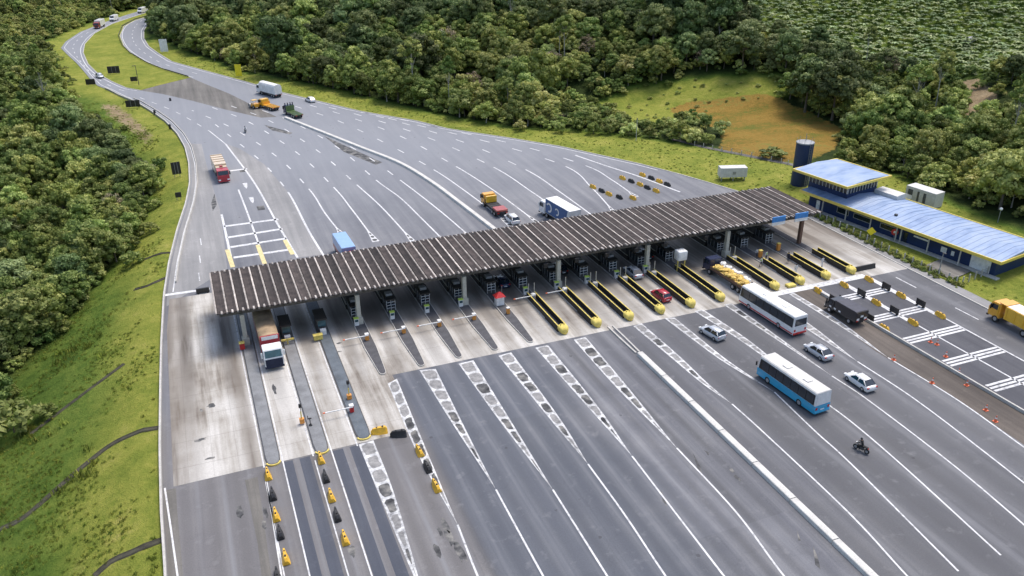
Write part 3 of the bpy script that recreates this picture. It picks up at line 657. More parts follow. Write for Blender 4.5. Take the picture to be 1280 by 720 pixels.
# ------------------------------------------------------------------ canopy
NX0, NX1, CY0, CY1 = -1.3, 120.2, 128.3, 145.8
NP = 72; PW = (NX1-NX0)/NP
M['beam_grey'] = pm('beam_grey', (.13,.12,.105), rough=.9, var=.4, dirt=(.05,.045,.04))
can = thing('toll_canopy', 'long dark ribbed canopy roof on pale columns across the toll lanes', 'canopy', (0,0,0))
RE = B()
for i in range(NP):
    x = NX0+i*PW; j = random.uniform(-.05,.05)
    bm = B(); t = .10
    dz = random.uniform(-.025,.025); top = [(x+.15,7.10+dz),(x+.23,7.34+dz),(x+.62,7.19+dz),(x+PW-.62,7.19+dz),(x+PW-.23,7.34+dz),(x+PW-.15,7.10+dz)]
    prism(bm, top+[(a, b-t*1.5) for a, b in top[::-1]], CY0+j, CY1+j, 'y')
    obj('roof_panel', bm, 'roof_dark', can)
    bm = B(); prism(bm, [(x-.145,6.95),(x-.145,7.22),(x-.09,7.26),(x+.09,7.26),(x+.145,7.22),(x+.145,6.95)], CY0+.22, CY1-.28, 'y'); obj('roof_rib', bm, 'roof_pale', can)
    e_ = [(x+PW/2-.18,7.14),(x+PW/2-.13,7.33),(x+PW/2+.13,7.33),(x+PW/2+.18,7.14)]
    bm = B(); prism(bm, e_, CY0+j-.10, CY0+j+.85, 'y'); obj('roof_rib_end', bm, 'roof_pale', can)
    prism(RE, e_, CY1+j-.75, CY1+j+.1, 'y')
tag(obj('rear_rib_ends', RE, 'roof_pale', can), kind='stuff')
for y in (130.2, 137.0, 144.4):
    bm = B(); box(bm, NX0+.4, NX1-.4, y-.3, y+.3, 5.85, 6.90, .03); obj('roof_beam', bm, 'beam_grey', can)
COLX = [2.55, 21.8, 41.3, 60.1, 79.3, 97.9]
for x in COLX:
    for y in (129.8, 144.4):
        bm = B(); box(bm, x-.36, x+.36, y-.4, y+.4, .2, 5.85, .04); cq = obj('column', bm, 'column', can); bm = B(); box(bm, x-.6, x+.6, y-.62, y+.62, .2, 1.5, .05); obj('column_plinth', bm, 'column', cq)
for y in (129.6, 144.4):
    bm = B(); box(bm, 116.2-.34, 116.2+.34, y-.36, y+.36, .2, 5.85, .03); obj('column', bm, 'brown_steel', can)
# blue lane signs on the front edge at the right end
for k, (x, lab) in enumerate(((108.6,'blue lane sign on the canopy edge, further from the brown column'), (114.3,'blue lane sign on the canopy edge above the brown column'))):
    t = thing('lane_sign', lab, 'sign', (x, CY0-.45, 6.3), 0, 'blue lane signs on the canopy')
    bm = B(); box(bm, -1.6, 1.6, -.12, .12, .62, 1.75, .03); obj('sign_board', bm, 'sign_blue', t)
    bm = B(); box(bm, -1.6, 1.6, -.13, .11, -.05, .6, .03); obj('sign_strip', bm, 'white_plain', t)
    bm = B()
    for dx in (-1.2, 1.2): box(bm, dx-.05, dx+.05, .12, .5, .3, 1.2)
    obj('bracket', bm, 'dark_steel', t)
# lane signals hanging under the front edge
def lane_signal(i, x):
    t = thing('lane_signal', 'dark lane signal box under the canopy front edge above lane', 'signal', (x, CY0+.25, 5.3), 0, 'lane signals under the canopy edge')
    bm = B(); box(bm, -.42, .42, -.15, .15, 0, .95, .05); obj('signal_box', bm, 'plastic_black', t)
    bm = B(); cyl(bm, (0,0,.95), (0,0,1.5), .05); obj('hanger', bm, 'dark_steel', t)
    bm = B(); box(bm, -.5, .5, -.42, -.15, .92, .98); obj('visor', bm, 'dark_steel', t)
    return t

# ------------------------------------------------------------------ lane islands
XI = {i: -3.85+6.394*i for i in range(4, 15)}; XI.update({15: 97.9, 16: 103.8, 17: 110.0, 18: 116.2})
ISL = {1: (1.75,3.75,94.9), 2: (8.25,10.25,95.0), 3: (14.25,16.3,96.0)}
names = {1:'leftmost toll island, grey, kerbed, beside the wide concrete lane', 2:'second toll island from the left, grey top with yellow rounded end', 3:'third toll island from the left, dark blue grey top, by the yellow barrier'}
def island(i, x0, x1, tip, mat, label, yellow=False):
    t = thing('lane_island', label, 'island', ((x0+x1)/2, tip, 0), 0, 'raised islands between the toll lanes')
    w = (x1-x0)/2; L = 158-tip if i > 3 else 156-tip
    tw = .55 if i > 3 else .88
    out = [(-w,L),(-w,9 if i > 3 else 2.2)]+[(w*tw*math.cos(u)-0, .75+.75*math.sin(u)) for u in np.linspace(math.pi, 2*math.pi, 9)]+[(w,9 if i > 3 else 2.2),(w,L)]
    bm = B(); prism(bm, out, 0, .2, 'z'); obj('kerb', bm, 'guard_yellow' if yellow == 2 else ('concrete_pale' if i > 3 else 'dark_steel'), t)
    inn = [(a*.86, .16+b*.985 if b < L-1 else b-.2) for a, b in out]
    bm = B(); prism(bm, inn, .2, .23, 'z'); obj('paving', bm, mat, t)
    if i <= 3:
        bm = B(); bar_along(bm, [(w*tw*math.cos(u)*1.02, .75+.77*math.sin(u)) for u in np.linspace(math.pi*1.05, 1.95*math.pi, 9)], [(-.09,.02),(.09,.02),(.09,.215),(-.09,.215)]); obj('end_marking', bm, 'guard_yellow', t)
    return t
M['isl_dark'] = pm('isl_dark', (.075,.075,.082), rough=.9, var=.3, scale=.6, dirt=(.15,.14,.13))
M['isl_grey'] = pm('isl_grey', (.21,.215,.22), rough=.9, var=.25, scale=.5, dirt=(.14,.13,.12))
M['isl_blue'] = pm('isl_blue', (.11,.13,.15), rough=.9, var=.3, scale=.5, dirt=(.2,.2,.19))
for i, (x0, x1, tp) in ISL.items(): island(i, x0, x1, tp, {1:'isl_grey',2:'isl_grey',3:'isl_blue'}[i], names[i])
ORD = {4:'first', 5:'second', 6:'third', 7:'fourth', 8:'fifth'}
for i in range(4, 9): island(i, XI[i]-1.05, XI[i]+1.05, 111.7+.14*(i-4), 'isl_dark', f'dark tongue shaped toll island, {ORD[i]} from the left of the five dark ones')
GORD = ['first','second','third','fourth','fifth','sixth','seventh','eighth','ninth','tenth']
for k, i in enumerate(range(9, 19)): island(i, XI[i]-1.0, XI[i]+1.0, 113.2+.05*(i-9), 'isl_dark', f'toll island inside the {GORD[k]} yellow nosed guard rail from the left')  # dark paving colour stands in for the shade between the guard walls

# yellow nosed guard rails on the islands to the right
def guard(loc, label, L=15.0):
    t = thing('island_guard', label, 'guard rail', loc, 0, 'yellow nosed guard rails of the toll islands')
    for s in (-1, 1):
        bm = B(); box(bm, s*.72-.13, s*.72+.13, 1.0, L, .0, 1.12, .02); w = obj('guard_wall', bm, 'guard_black', t)
        bm = B(); box(bm, s*.72-.095, s*.72+.095, .95, L+.02, 1.125, 1.21, .025); obj('wall_cap', bm, 'guard_yellow', w)
    rings = []
    for y, w, z0, z1 in ((1.35,.80,.0,1.24),(1.0,.86,.0,1.34),(.5,.88,.0,1.36),(.1,.84,.0,1.30),(-.25,.66,.0,1.1),(-.45,.34,.06,.75)):
        rings.append([(w*math.copysign(abs(math.cos(u))**.7, math.cos(u)), y, max(z0, (z1-.35)+.35*math.sin(u)) if math.sin(u) > 0 else max(z0, z0+(z1-.35)*(1+math.sin(u)*1.0)*.999)) for u in np.linspace(0, 2*math.pi, 17)[:-1]])
    bm = B(); loft(bm, rings); n = obj('guard_nose', bm, 'guard_yellow', t, True)
    bm = B(); cyl(bm, (-.3,.8,1.25), (-.3,.8,1.6), .17, .11); cyl(bm, (.3,.8,1.25), (.3,.8,1.6), .17, .11); obj('bollard_cap', bm, 'guard_yellow', n)
    return t
g0 = None
for k, i in enumerate(range(9, 19)):
    if i == 16: continue
    loc = (XI[i], 113.0+.05*(i-9), 0.015); lab = f'yellow nosed black sided guard rail, {GORD[k]} from the left along the toll islands'
    if g0 is None: g0 = guard(loc, lab)
    else: dup(g0, loc, label=lab)
    if i == 15: g0 = guard((XI[16], 113.35, .015), f'yellow nosed black sided guard rail, {GORD[7]} from the left along the toll islands', 11.0); SKIP16 = True

# toll booths under the canopy
def booth(loc, label):
    t = thing('toll_booth', label, 'toll booth', loc, 0, 'toll booths under the canopy')
    bm = B(); box(bm, -.82, .82, 0, 3.6, 0, .95, .03); obj('booth_base', bm, 'dark_steel', t)
    bm = B(); box(bm, -.98, .98, -.35, 4.0, 2.55, 2.8, .05); obj('booth_roof', bm, 'guard_black', t)
    bm = B(); box(bm, -.76, .76, .06, 3.54, .95, 2.55); obj('glazing', bm, 'glass', t)
    bm = B()
    for x in (-.8, -.02, .76): box(bm, x, x+.05, -.02, .05, .3, 2.55)
    for z in (.9, 1.45, 2.0, 2.5): box(bm, -.8, .81, -.024, .046, z, z+.05)
    obj('window_frame', bm, 'white_plain', t)
    bm = B()
    for s in (-1, 1):
        for y in (0.02, 1.2, 2.4, 3.5): box(bm, s*.79-.03, s*.79+.03, y, y+.07, .95, 2.55)
    obj('side_frame', bm, 'steel', t)
    bm = B(); box(bm, -.6, .6, 1.0, 2.2, 2.8, 3.25, .05); obj('air_conditioner', bm, 'steel', t)
    for s in (-1, 1):
        bm = B(); box(bm, s*.86-.09, s*.86+.09, 4.2, 17.5, -.02, .95, .02); w_ = obj('inner_guard', bm, 'guard_black', t); bm = B(); box(bm, s*.86-.1, s*.86+.1, 4.15, 17.55, .955, 1.03, .02); obj('guard_rail', bm, 'column', w_)
    bm = B(); box(bm, -.7, .7, 5.2, 8.6, 0, 2.4, .05); obj('rear_cabin', bm, 'dark_steel', t)
    bm = B(); box(bm, -.5, .5, 10.5, 11.5, 0, 1.6, .05); obj('equipment_box', bm, 'dark_steel', t)
    return t
b0 = None
BORD = ['first','second','third','fourth','fifth','sixth','seventh','eighth','ninth','tenth','eleventh','twelfth','thirteenth','fourteenth']
for k, i in enumerate(range(4, 18)):
    loc = (XI[i]-.1, 131.6, .23); lab = f'dark glazed toll booth with white window frame, {BORD[k]} booth from the left under the canopy'
    if b0 is None: b0 = booth(loc, lab)
    else: dup(b0, loc, label=lab)
# second row of booths and payment cabinets deeper under the roof
def cabinet(loc, label):
    t = thing('payment_cabinet', label, 'cabinet', loc, 0, 'payment cabinets on the islands')
    bm = B(); box(bm, -.38, .38, -.3, .3, 0, 1.35, .04); obj('cabinet_body', bm, 'white_plain', t)
    bm = B(); box(bm, -.3, .3, -.33, -.28, .75, 1.2); obj('screen', bm, 'glass_teal', t)
    bm = B(); box(bm, -.45, .45, -.4, .36, 1.35, 1.45, .02); obj('cabinet_hood', bm, 'cloth_green', t)
    return t
c0 = None
for k, i in enumerate(range(4, 15)):
    if i in (8, 14): continue
    loc = (XI[i]-.55, 129.2, .23); lab = f'small white payment cabinet with green hood before the {BORD[i-4]} toll booth from the left'
    if c0 is None: c0 = cabinet(loc, lab)
    else: dup(c0, loc, label=lab)
# barrier gates: orange post with a white arm lowered or raised over the lane to its left
def gate(loc, label, post='post_orange', L=4.1):
    t = thing('barrier_gate', label, 'barrier', loc, 0, 'lane barrier gates with white arms')
    bm = B(); box(bm, -.3, .3, -.3, .3, 0, 1.05, .04); obj('gate_post', bm, post, t)
    bm = B(); box(bm, -.33, .33, -.33, .33, 1.05, 1.2, .03); obj('post_cap', bm, 'white_plain', t)
    a = B(); box(a, -L, .2, -.07, .07, .92, 1.04); arm = obj('gate_arm', a, 'white_plain', t); arm.location = (0,-.36,0)
    a = B(); box(a, -L-.01, -L+.35, -.076, .076, .914, 1.046); obj('arm_tip', a, 'cone_orange', arm)
    return t
gt = None
for i in (4, 5, 6, 7, 9, 10):
    loc = (XI[i]+.0, 123.4 if i < 9 else 126.6, .23 if i < 9 else .23); lab = {4:'first',5:'second',6:'third',7:'fourth',9:'fifth',10:'sixth'}[i]
    lab = f'orange barrier gate with lowered white arm, {lab} from the left on the canopy side islands'
    if gt is None: gt = gate(loc, lab)
    else: dup(gt, loc, label=lab)
p = at(440,516); gate((p[0], p[1], .23), 'dark red barrier gate with white arm on the third toll island from the left', 'sign_red', 4.2)
for i, lab in ((8,'orange gate post without an arm under the red umbrella'),):
    t = thing('gate_post_stub', lab, 'post', (XI[i], 123.2, .23)); bm = B(); box(bm, -.28, .28, -.28, .28, 0, 1.1, .05); obj('gate_post', bm, 'post_orange', t); bm = B(); box(bm, -.3, .3, -.3, .3, 1.1, 1.25, .03); obj('post_cap', bm, 'white_plain', t)
# pairs of slim yellowish poles with a concrete drum at the head of the guarded islands
def poles(loc, label):
    t = thing('detector_poles', label, 'poles', loc, 0, 'pairs of pale detector poles at the guarded islands')
    for x in (-.62, .55):
        bm = B(); cyl(bm, (x,0,0), (x,0,2.9), .075, .075, 8); obj('pole', bm, 'column', t)
    bm = B(); cyl(bm, (-.05,-.9,0), (-.05,-.9,1.15), .52, .48, 16); obj('drum', bm, 'concrete_pale', t, False)
    return t
pl = None
for k, i in enumerate((9, 10, 11, 12, 13, 15)):
    loc = (XI[i], 127.6, .23); lab = f'pair of slim pale poles and drum at the {GORD[i-9]} yellow guard rail from the left'
    if pl is None: pl = poles(loc, lab)
    else: dup(pl, loc, label=lab)
# white arched cabinet on two yellow posts (sixth guarded island)
t = thing('sign_cabinet', 'white arched cabinet raised on two yellow posts beside the truck loaded with goods', 'cabinet', (85.6,127.2,.23))
bm = B()
for x in (-.8, .8): box(bm, x-.08, x+.08, -.1, .1, 0, 2.3)
obj('post', bm, 'guard_yellow', t)
bm = B(); box(bm, -1.0, 1.0, -.5, 1.3, 2.3, 4.3, .22); obj('cabinet_body', bm, 'white_plain', t, True)
bm = B(); box(bm, .72, 1.02, -.2, .35, 2.6, 3.4, .04); obj('cabinet_door', bm, 'dark_steel', t)
# orange barrels / posts on the right islands
def opost(loc, label):
    t = thing('orange_post', label, 'post', loc, 0, 'orange posts on the right hand islands')
    bm = B(); box(bm, -.32, .32, -.32, .32, 0, 1.5, .05); obj('post_body', bm, 'post_orange', t)
    bm = B(); box(bm, -.36, .36, -.36, .36, 1.5, 1.62, .03); obj('post_cap', bm, 'guard_yellow', t)
    return t
opost((104.1,126.6,.23), 'orange post at the head of the eighth yellow guard rail, beside the workers')
opost((109.8,128.2,.23), 'orange post at the head of the ninth yellow guard rail, before the brown column')
# red umbrella with white cabinet (fifth dark island)
t = thing('kiosk', 'white kiosk under a small red pitched hood on the fifth dark island', 'kiosk', (XI[8]-.15,127.2,.23))
bm = B(); box(bm, -.75, .75, -.6, .6, 0, 1.7, .03); obj('kiosk_body', bm, 'white_plain', t)
bm = B(); loft(bm, [[(-1,-.85,1.7),(1,-.85,1.7),(1,.85,1.7),(-1,.85,1.7)],[(-.15,-.1,2.5),(.15,-.1,2.5),(.15,.1,2.5),(-.15,.1,2.5)]]); obj('kiosk_roof', bm, 'sign_red', t)
bm = B(); cyl(bm, (.55,.2,2.2), (.55,.2,3.5), .05, .05, 8); obj('mast', bm, 'steel', t)
# equipment on the left three islands
def cab2(nm, label, loc, mat, s=(.5,.4,1.2), extra=None):
    t = thing(nm, label, 'cabinet', loc); bm = B(); box(bm, -s[0], s[0], -s[1], s[1], 0, s[2], .05); obj('cabinet_body', bm, mat, t)
    bm = B(); box(bm, -s[0]-.06, s[0]+.06, -s[1]-.06, s[1]+.06, s[2], s[2]+.1, .02); obj('cabinet_lid', bm, extra or 'dark_steel', t); return t
p = at(304,432); cab2('control_cabinet', 'dark red cabinet with yellow lid at the foot of the leftmost column', (p[0]-.2,p[1]-1.4,.23), 'sign_red', (.4,.4,1.1), 'guard_yellow')
p = at(399,428); cab2('control_cabinet', 'yellow control cabinet on the third island from the left', (p[0],p[1]+.8,.23), 'guard_yellow', (.75,.4,.8), 'guard_yellow')
p = at(358,432); t = thing('height_bar', 'yellow horizontal bar stand on the second island beside the cargo truck', 'bar', (p[0]+.3,p[1],.23))
bm = B(); box(bm, -.1, .1, -.1, .1, 0, 1.0); obj('post', bm, 'guard_yellow', t); bm = B(); box(bm, -1.0, 1.1, -.16, .16, .7, 1.0, .03); obj('bar', bm, 'guard_yellow', t)
for a, lab in (((393,377),'dark toll cabin at the canopy edge on the third island from the left'), ((345,385),'dark toll cabin behind the cargo truck on the second island from the left')):
    p = at(*a); t = thing('toll_cabin', lab, 'cabin', (9.2 if a[0] < 360 else 15.2, 129.0, .23))
    bm = B(); box(bm, -.8, .8, 0, 3.4, 0, 2.5, .04); obj('cabin_body', bm, 'dark_steel', t)
    bm = B(); box(bm, -.68, .68, -.03, .02, 1.1, 2.2); obj('window', bm, 'glass_teal', t)
    bm = B(); box(bm, -.95, .95, -.5, 3.7, 2.5, 2.72, .04); obj('cabin_roof', bm, 'guard_black', t)
    bm = B(); box(bm, -.5, .5, -1.2, -.5, 0, 1.0, .04); obj('counter', bm, 'white_plain', t)
# slender sensor masts on islands two and three
for (a, lab) in (((378,530),'yellow and orange sensor stand with dark head on the second island from the left'), ((437,500),'yellow pole with black head beside the red gate on the third island')):
    p = at(*a); t = thing('sensor_stand', lab, 'sensor', (p[0], p[1], .23))
    bm = B(); cyl(bm, (0,0,0), (0,0,1.9), .10, .09, 8); obj('pole', bm, 'guard_yellow', t)
    bm = B(); cyl(bm, (0,.0,1.9), (0,.0,2.6), .05, .05, 8); box(bm, -.2, .2, -.15, .15, 2.6, 3.2, .06); obj('sensor_head', bm, 'plastic_black', t)
    bm = B(); box(bm, -.34, .34, -.3, .3, 0, .75, .05); obj('base_box', bm, 'post_orange', t)
p = at(385,528); t = thing('sensor_stand', 'small black forked stand near the yellow end of the second island', 'sensor', (p[0]+.2, p[1]-1.2, .23))
bm = B(); box(bm,-.22,.22,-.22,.22,0,.12); cyl(bm, (0,0,0), (0,0,1.1), .07, .06, 8); obj('pole', bm, 'plastic_black', t); bm = B(); box(bm, -.3, .25, -.06, .06, 1.1, 1.25); box(bm,-.3,-.2,-.06,.06,1.2,1.7); obj('sensor_head', bm, 'plastic_black', t)
for k, x in enumerate((56.9, 63.3, 69.7, 76.1, 82.5, 91.8)):
    l = lane_signal(k, x); l['label'] = f'dark lane signal box hanging under the canopy edge, {GORD[k]} from the left'

# ------------------------------------------------------------------ walls, barriers, kerbs
M['barrier_white'] = pm('barrier_white', (.60,.585,.545), rough=.9, var=.14, scale=.6, dirt=(.30,.28,.24))
jersey = [(-.40,0),(.40,0),(.36,.14),(.20,.38),(.15,.84),(-.15,.84),(-.20,.38),(-.36,.14)]
P, _ = resample(cat_rom(px((357,148),(400,165),(450,185),(500,205),(540,229),(575,255),(622,291)), 8), 2.0)
bm = B(); bar_along(bm, P, [(-.62,0),(.62,0),(.52,.50),(.44,.58),(-.44,.58),(-.52,.50)]); tag(obj('median_barrier', bm, 'barrier_white'), 'long curved white concrete median barrier beyond the canopy', 'barrier')
y = 102.0; k = 0
while y > -40:
    L = 7.75; bm = B(); prism(bm, [(-.58,0),(.58,0),(.50,.48),(.42,.55),(-.42,.55),(-.50,.48)], -L/2+.06, L/2-.06, 'y')
    o = obj('barrier_block', bm, 'barrier_white', loc=(62.2-.0018*max(0, 74-y)**1.6*.4, y-L/2, 0))
    lab = ['one block from the yellow guard rail','second block from the yellow guard rail','third block from the yellow guard rail','fourth block from the yellow guard rail','fifth block from the yellow guard rail','sixth block, last one whole in view','seventh block, cut by the lower picture edge'][min(k,6)]
    tag(o, f'white concrete median barrier, {lab}' , 'barrier', 'concrete blocks of the front median'); y -= L; k += 1
    if k >= 7: break
Pl, _ = resample([(float(XL(yy))-.1, yy) for yy in np.linspace(-60, 352, 130)], 2.5)
bm = B(); bar_along(bm, Pl, [(-.16,-.3),(.16,-.3),(.14,.5),(-.14,.5)]); tag(obj('edge_wall', bm, 'concrete_pale'), 'low pale concrete wall along the left road edge above the grass bank', 'wall')
Pl2, _ = resample([(float(XL(yy))+1.75, yy) for yy in np.linspace(160, 330, 80)], 2.5)
bm = B(); bar_along(bm, Pl2, [(-.12,0),(.12,0),(.1,.45),(-.1,.45)]); tag(obj('guard_wall', bm, 'concrete_pale'), 'inner pale concrete kerb wall along the bend by the black sign boards', 'wall')
bm = B()
for Q in ([(float(XR(yy)), yy) for yy in np.linspace(560, 150, 200)], [(x, y) for x, y in MEDR], [(x, y) for x, y in MEDL], [(128.2, yy) for yy in np.linspace(150, -60, 40)]):
    bar_along(bm, Q, [(-.16,-.3),(.16,-.3),(.14,.13),(-.14,.13)])
for x_ in (61.7, 62.6): bar_along(bm, [(x_,112.2),(x_,108),(x_+(62.2-x_)*.25,102.5)], [(-.16,0),(.16,0),(.14,.22),(-.14,.22)])
structure('kerb', bm, 'concrete_pale')
bm = B(); Q, _ = resample(MEDR, 2.0); bar_along(bm, [(a-.7, b) for a, b in Q], [(-.05,.35),(.05,.35),(.05,.78),(-.05,.78)])
for q_ in Q[::3]: box(bm, q_[0]-.78, q_[0]-.66, q_[1]-.06, q_[1]+.06, -.1, .7)
tag(obj('guard_rail', bm, 'dark_steel'), 'dark steel guard rail along the median lawn, right carriageway side', 'guard rail')
# low barrier wall left of the boxed lanes
bm = B(); bar_along(bm, [(104.55,110.6),(104.8,95),(105.3,75),(106.2,45)], [(-.17,0),(.17,0),(.15,.5),(-.15,.5)]); tag(obj('lane_wall', bm, 'concrete_pale'), 'low concrete wall between the brown strip and the boxed lanes', 'wall')

# plastic barriers
def pbar(nm, label, loc, rz, mat, group, L=1.9):
    t = thing(nm, label, 'barrier', loc, rz, group)
    bm = B(); loft(bm, [[(-w,y,0),(w,y,0),(w*.75,y,.3),(w*.38,y,h),(-w*.38,y,h),(-w*.75,y,.3)] for y, w, h in ((-L/2,.50,.62),(-L/2+.25,.56,.95),(L*.15,.46,.98),(L/2-.1,.26,.92),(L/2+.2,.12,.55))]); obj('barrier_shell', bm, mat, t)
    bm = B(); cyl(bm, (0,-L*.2,.94), (0,-L*.2,1.08), .14, .12, 10); cyl(bm, (0,L*.2,.9), (0,L*.2,1.04), .1, .09, 10); obj('filler_cap', bm, 'plastic_black' if mat == 'plastic_yellow' else 'rubber', t)
    return t
protoY = protoK = None
def place(px_, mat, label, group, rz=0., s=1.):
    global protoY, protoK
    p = at(*px_); loc = (p[0], p[1], .012)
    if mat == 'y':
        if protoY is None: protoY = pbar('plastic_barrier', label, loc, rz, 'plastic_yellow', group); r = protoY
        else: r = dup(protoY, loc, rz, label, group)
    else:
        if protoK is None: protoK = pbar('plastic_barrier', label, loc, rz, 'plastic_black', group); r = protoK
        else: r = dup(protoK, loc, rz, label, group)
    r.scale = (s*.86,s*1.12,s*.92) if abs(rz) < .3 else (s*1.1,s*1.1,s); return r
gL = 'plastic barriers between the two dark striped lanes'
for k, p in enumerate(((335,595),(345,646),(357,699))): place(p, 'y', f'yellow plastic barrier left of the striped truck lanes, {["nearest the island","middle one","nearest the camera"][k]}', 'plastic barriers in the left truck lane row')
for k, p in enumerate(((341,620),(350,668),(347,722))): place(p, 'k', f'black plastic barrier left of the striped truck lanes, {["upper one","middle one","one at the picture edge"][k]}', 'plastic barriers in the left truck lane row')
for k, p in enumerate(((401,575),(414,622),(431,675))): place(p, 'y', f'yellow plastic barrier between the striped truck lanes, {["nearest the island","middle one","nearest the camera"][k]}', gL)
for k, p in enumerate(((407,598),(421,646))): place(p, 'k', f'black plastic barrier between the striped truck lanes, {["upper one","lower one"][k]}', gL)
place((475,541), 'y', 'yellow plastic barrier lying across the closed lane by the third island', 'barriers closing the lane', R(88)); place((499,545), 'k', 'black plastic barrier lying across the closed lane by the painted divider', 'barriers closing the lane', R(80))
place((524,566), 'y', 'yellow plastic barrier on the divider right of the closed lane, upper one', 'barriers on the divider', R(4)); place((545,610), 'y', 'yellow plastic barrier on the divider right of the closed lane, lower one', 'barriers on the divider', R(4)); place((534,586), 'k', 'black plastic barrier on the divider right of the closed lane', 'barriers on the divider', R(4))
gR_ = 'plastic barriers along the boxed lanes'
for p, lab in (((1022,365),'nearest the canopy in the left row'),((1105,412),'behind the dark truck in the left row'),((1055,358),'nearest the canopy in the middle row'),((1095,380),'second in the middle row'),((1141,405),'third in the middle row'),((1086,351),'nearest the canopy in the right row'),((1126,371),'second in the right row'),((1175,396),'third in the right row')):
    place(p, 'y', 'yellow plastic barrier of the boxed lanes, '+lab, gR_, 0, .92)
def board(px_, label):
    p = at(*px_); t = thing('black_barrier', label, 'barrier', (p[0], p[1], .012), 0, 'black barrier boards of the boxed lanes')
    bm = B(); box(bm, -.12, .12, -1.0, 1.0, .18, 1.35, .06); obj('board', bm, 'plastic_black', t)
    bm = B(); box(bm, -.32, .32, -.8, -.6, 0, .2, .03); box(bm, -.32, .32, .6, .8, 0, .2, .03); obj('foot', bm, 'rubber', t); return t
bd = None
for p, lab in (((1041,378),'left row before the dark truck'),((1086,401),'left row just behind the dark truck'),((1076,370),'middle row, first from the canopy'),((1117,392),'middle row, second from the canopy'),((1107,362),'right row, first from the canopy'),((1150,383),'right row, second from the canopy')):
    if bd is None: bd = board(p, 'black barrier board, '+lab)
    else: q_ = at(*p); dup(bd, (q_[0], q_[1], .012), label='black barrier board, '+lab)
p = at(254,366); t = thing('black_barrier', 'black barrier board lying beside the left end of the canopy', 'barrier', (p[0], p[1], .012))
bm = B(); box(bm, -1.2, 1.2, -.2, .2, .1, 1.0, .05); obj('board', bm, 'plastic_black', t); bm = B(); box(bm, -1.0, -.7, -.35, .35, 0, .12, .02); box(bm, .7, 1.0, -.35, .35, 0, .12, .02); obj('foot', bm, 'rubber', t)
p = at(1080,337); t = thing('lane_closure', 'long low black barrier reaching out from the last yellow guard rail', 'barrier', (p[0], p[1], .012))
bm = B(); prism(bm, [(-.35,0),(.35,0),(.2,.45),(.14,.95),(-.14,.95),(-.2,.45)], -2.6, 2.6, 'x'); obj('barrier_shell', bm, 'plastic_black', t)
p = at(988,358); t = thing('kerb_block', 'low yellow block on the ground before the eighth guard rail', 'block', (p[0], p[1], .012))
bm = B(); box(bm, -.9, .9, -.6, .6, 0, .5, .15); obj('block', bm, 'guard_yellow', t)
# rows on the far side of the canopy, right
gF = 'plastic barriers beyond the canopy on the right'
for p, m_, lab in (((741,235),'y','left row, first'),((752,240),'k','left row, first'),((761,244),'y','left row, second'),((774,248),'k','left row, second'),((791,249),'y','left row, third'),((778,224),'y','middle row, first'),((789,228),'k','middle row, first'),((800,232),'y','middle row, second'),((809,236),'k','middle row, second'),((820,240),'y','middle row, third'),((803,220),'y','right row, first'),((814,224),'k','right row, first'),((824,228),'y','right row, second'),((834,232),'k','right row, second')):
    place(p, m_, ('yellow' if m_ == 'y' else 'black')+' plastic barrier beyond the canopy, '+lab+' of its colour', gF, R(12), .95)
# traffic cones
def cone(loc, label):
    t = thing('traffic_cone', label, 'cone', loc, 0, 'orange traffic cones by the boxed lanes')
    bm = B(); box(bm, -.28, .28, -.28, .28, 0, .06, .02); obj('cone_base', bm, 'cone_orange', t)
    bm = B(); cyl(bm, (0,0,.06), (0,0,.92), .2, .04, 14); c = obj('cone_body', bm, 'cone_orange', t)
    bm = B(); cyl(bm, (0,0,.45), (0,0,.64), .135, .095, 14); obj('cone_band', bm, 'white_plain', c); return t
cn = None
for p, lab in (((1117,450),'on the brown strip line, first from the dark truck'),((1165,479),'on the edge line of the brown strip, second from the dark truck'),((1198,467),'on the low wall beside the boxed lanes'),((1208,482),'beside the low wall, nearest the brown strip'),((1232,513),'inside the brown strip'),((1244,527),'on the edge line, nearest the camera'),((1182,446),'inside the boxed lane, nearest the centre line'),((1171,431),'on the centre line of the boxed lanes'),((1163,428),'left of the boxed lanes centre line')):
    q_ = at(*p); loc = (q_[0], q_[1], .018)
    if cn is None: cn = cone(loc, 'orange traffic cone '+lab)
    else: dup(cn, loc, label='orange traffic cone '+lab)
for o in C.objects:
    if o.name.startswith('traffic_cone'): o.scale = (1.1,)*3

# ------------------------------------------------------------------ sign boards and posts beside the road
def sign(nm, label, px_, w, h, z0, mat, rz, cat='sign', group=None, stripes=False, posts=2, ww=None):
    g = ground(*px_); t = thing(nm, label, cat, (g[0], g[1], max(g[2], -.2)), rz, group)
    bm = B(); box(bm, -w/2, w/2, -.06, .06, z0, z0+h, .02); obj('sign_board', bm, mat, t)
    bm = B()
    for x in ((-w*.3, w*.3) if posts == 2 else (0,)): cyl(bm, (x,.12,-.4), (x,.12,z0+h*.8), .07, .07, 8)
    obj('sign_post', bm, 'steel', t)
    if stripes:
        bm = B()
        for k in (.36, .68): box(bm, -w/2+w*k-.05, -w/2+w*k+.05, -.09, -.06, z0+.1, z0+h-.1)
        obj('stiffener', bm, 'steel', t)
    return t
gS_ = 'dark backed road sign boards'
sign('road_sign', 'pair of black sign board backs on the bank opposite the red cabbed truck', (222,221), 2.3, 3.3, .6, 'plastic_black', R(8), group=gS_, stripes=True)
sign('road_sign', 'small black sign back low on the bank below the double black board', (224,250), 1.4, 1.3, .7, 'plastic_black', 0, group=gS_)
sign('road_sign', 'wide dark sign board at the tip of the left bank where the wall begins', (167,135), 4.6, 2.3, .4, 'plastic_black', R(-6), group=gS_, stripes=True)
sign('road_sign', 'dark sign board at the left edge of the far bend by the trees', (114,107), 3.4, 2.1, .4, 'plastic_black', R(-6), group=gS_)
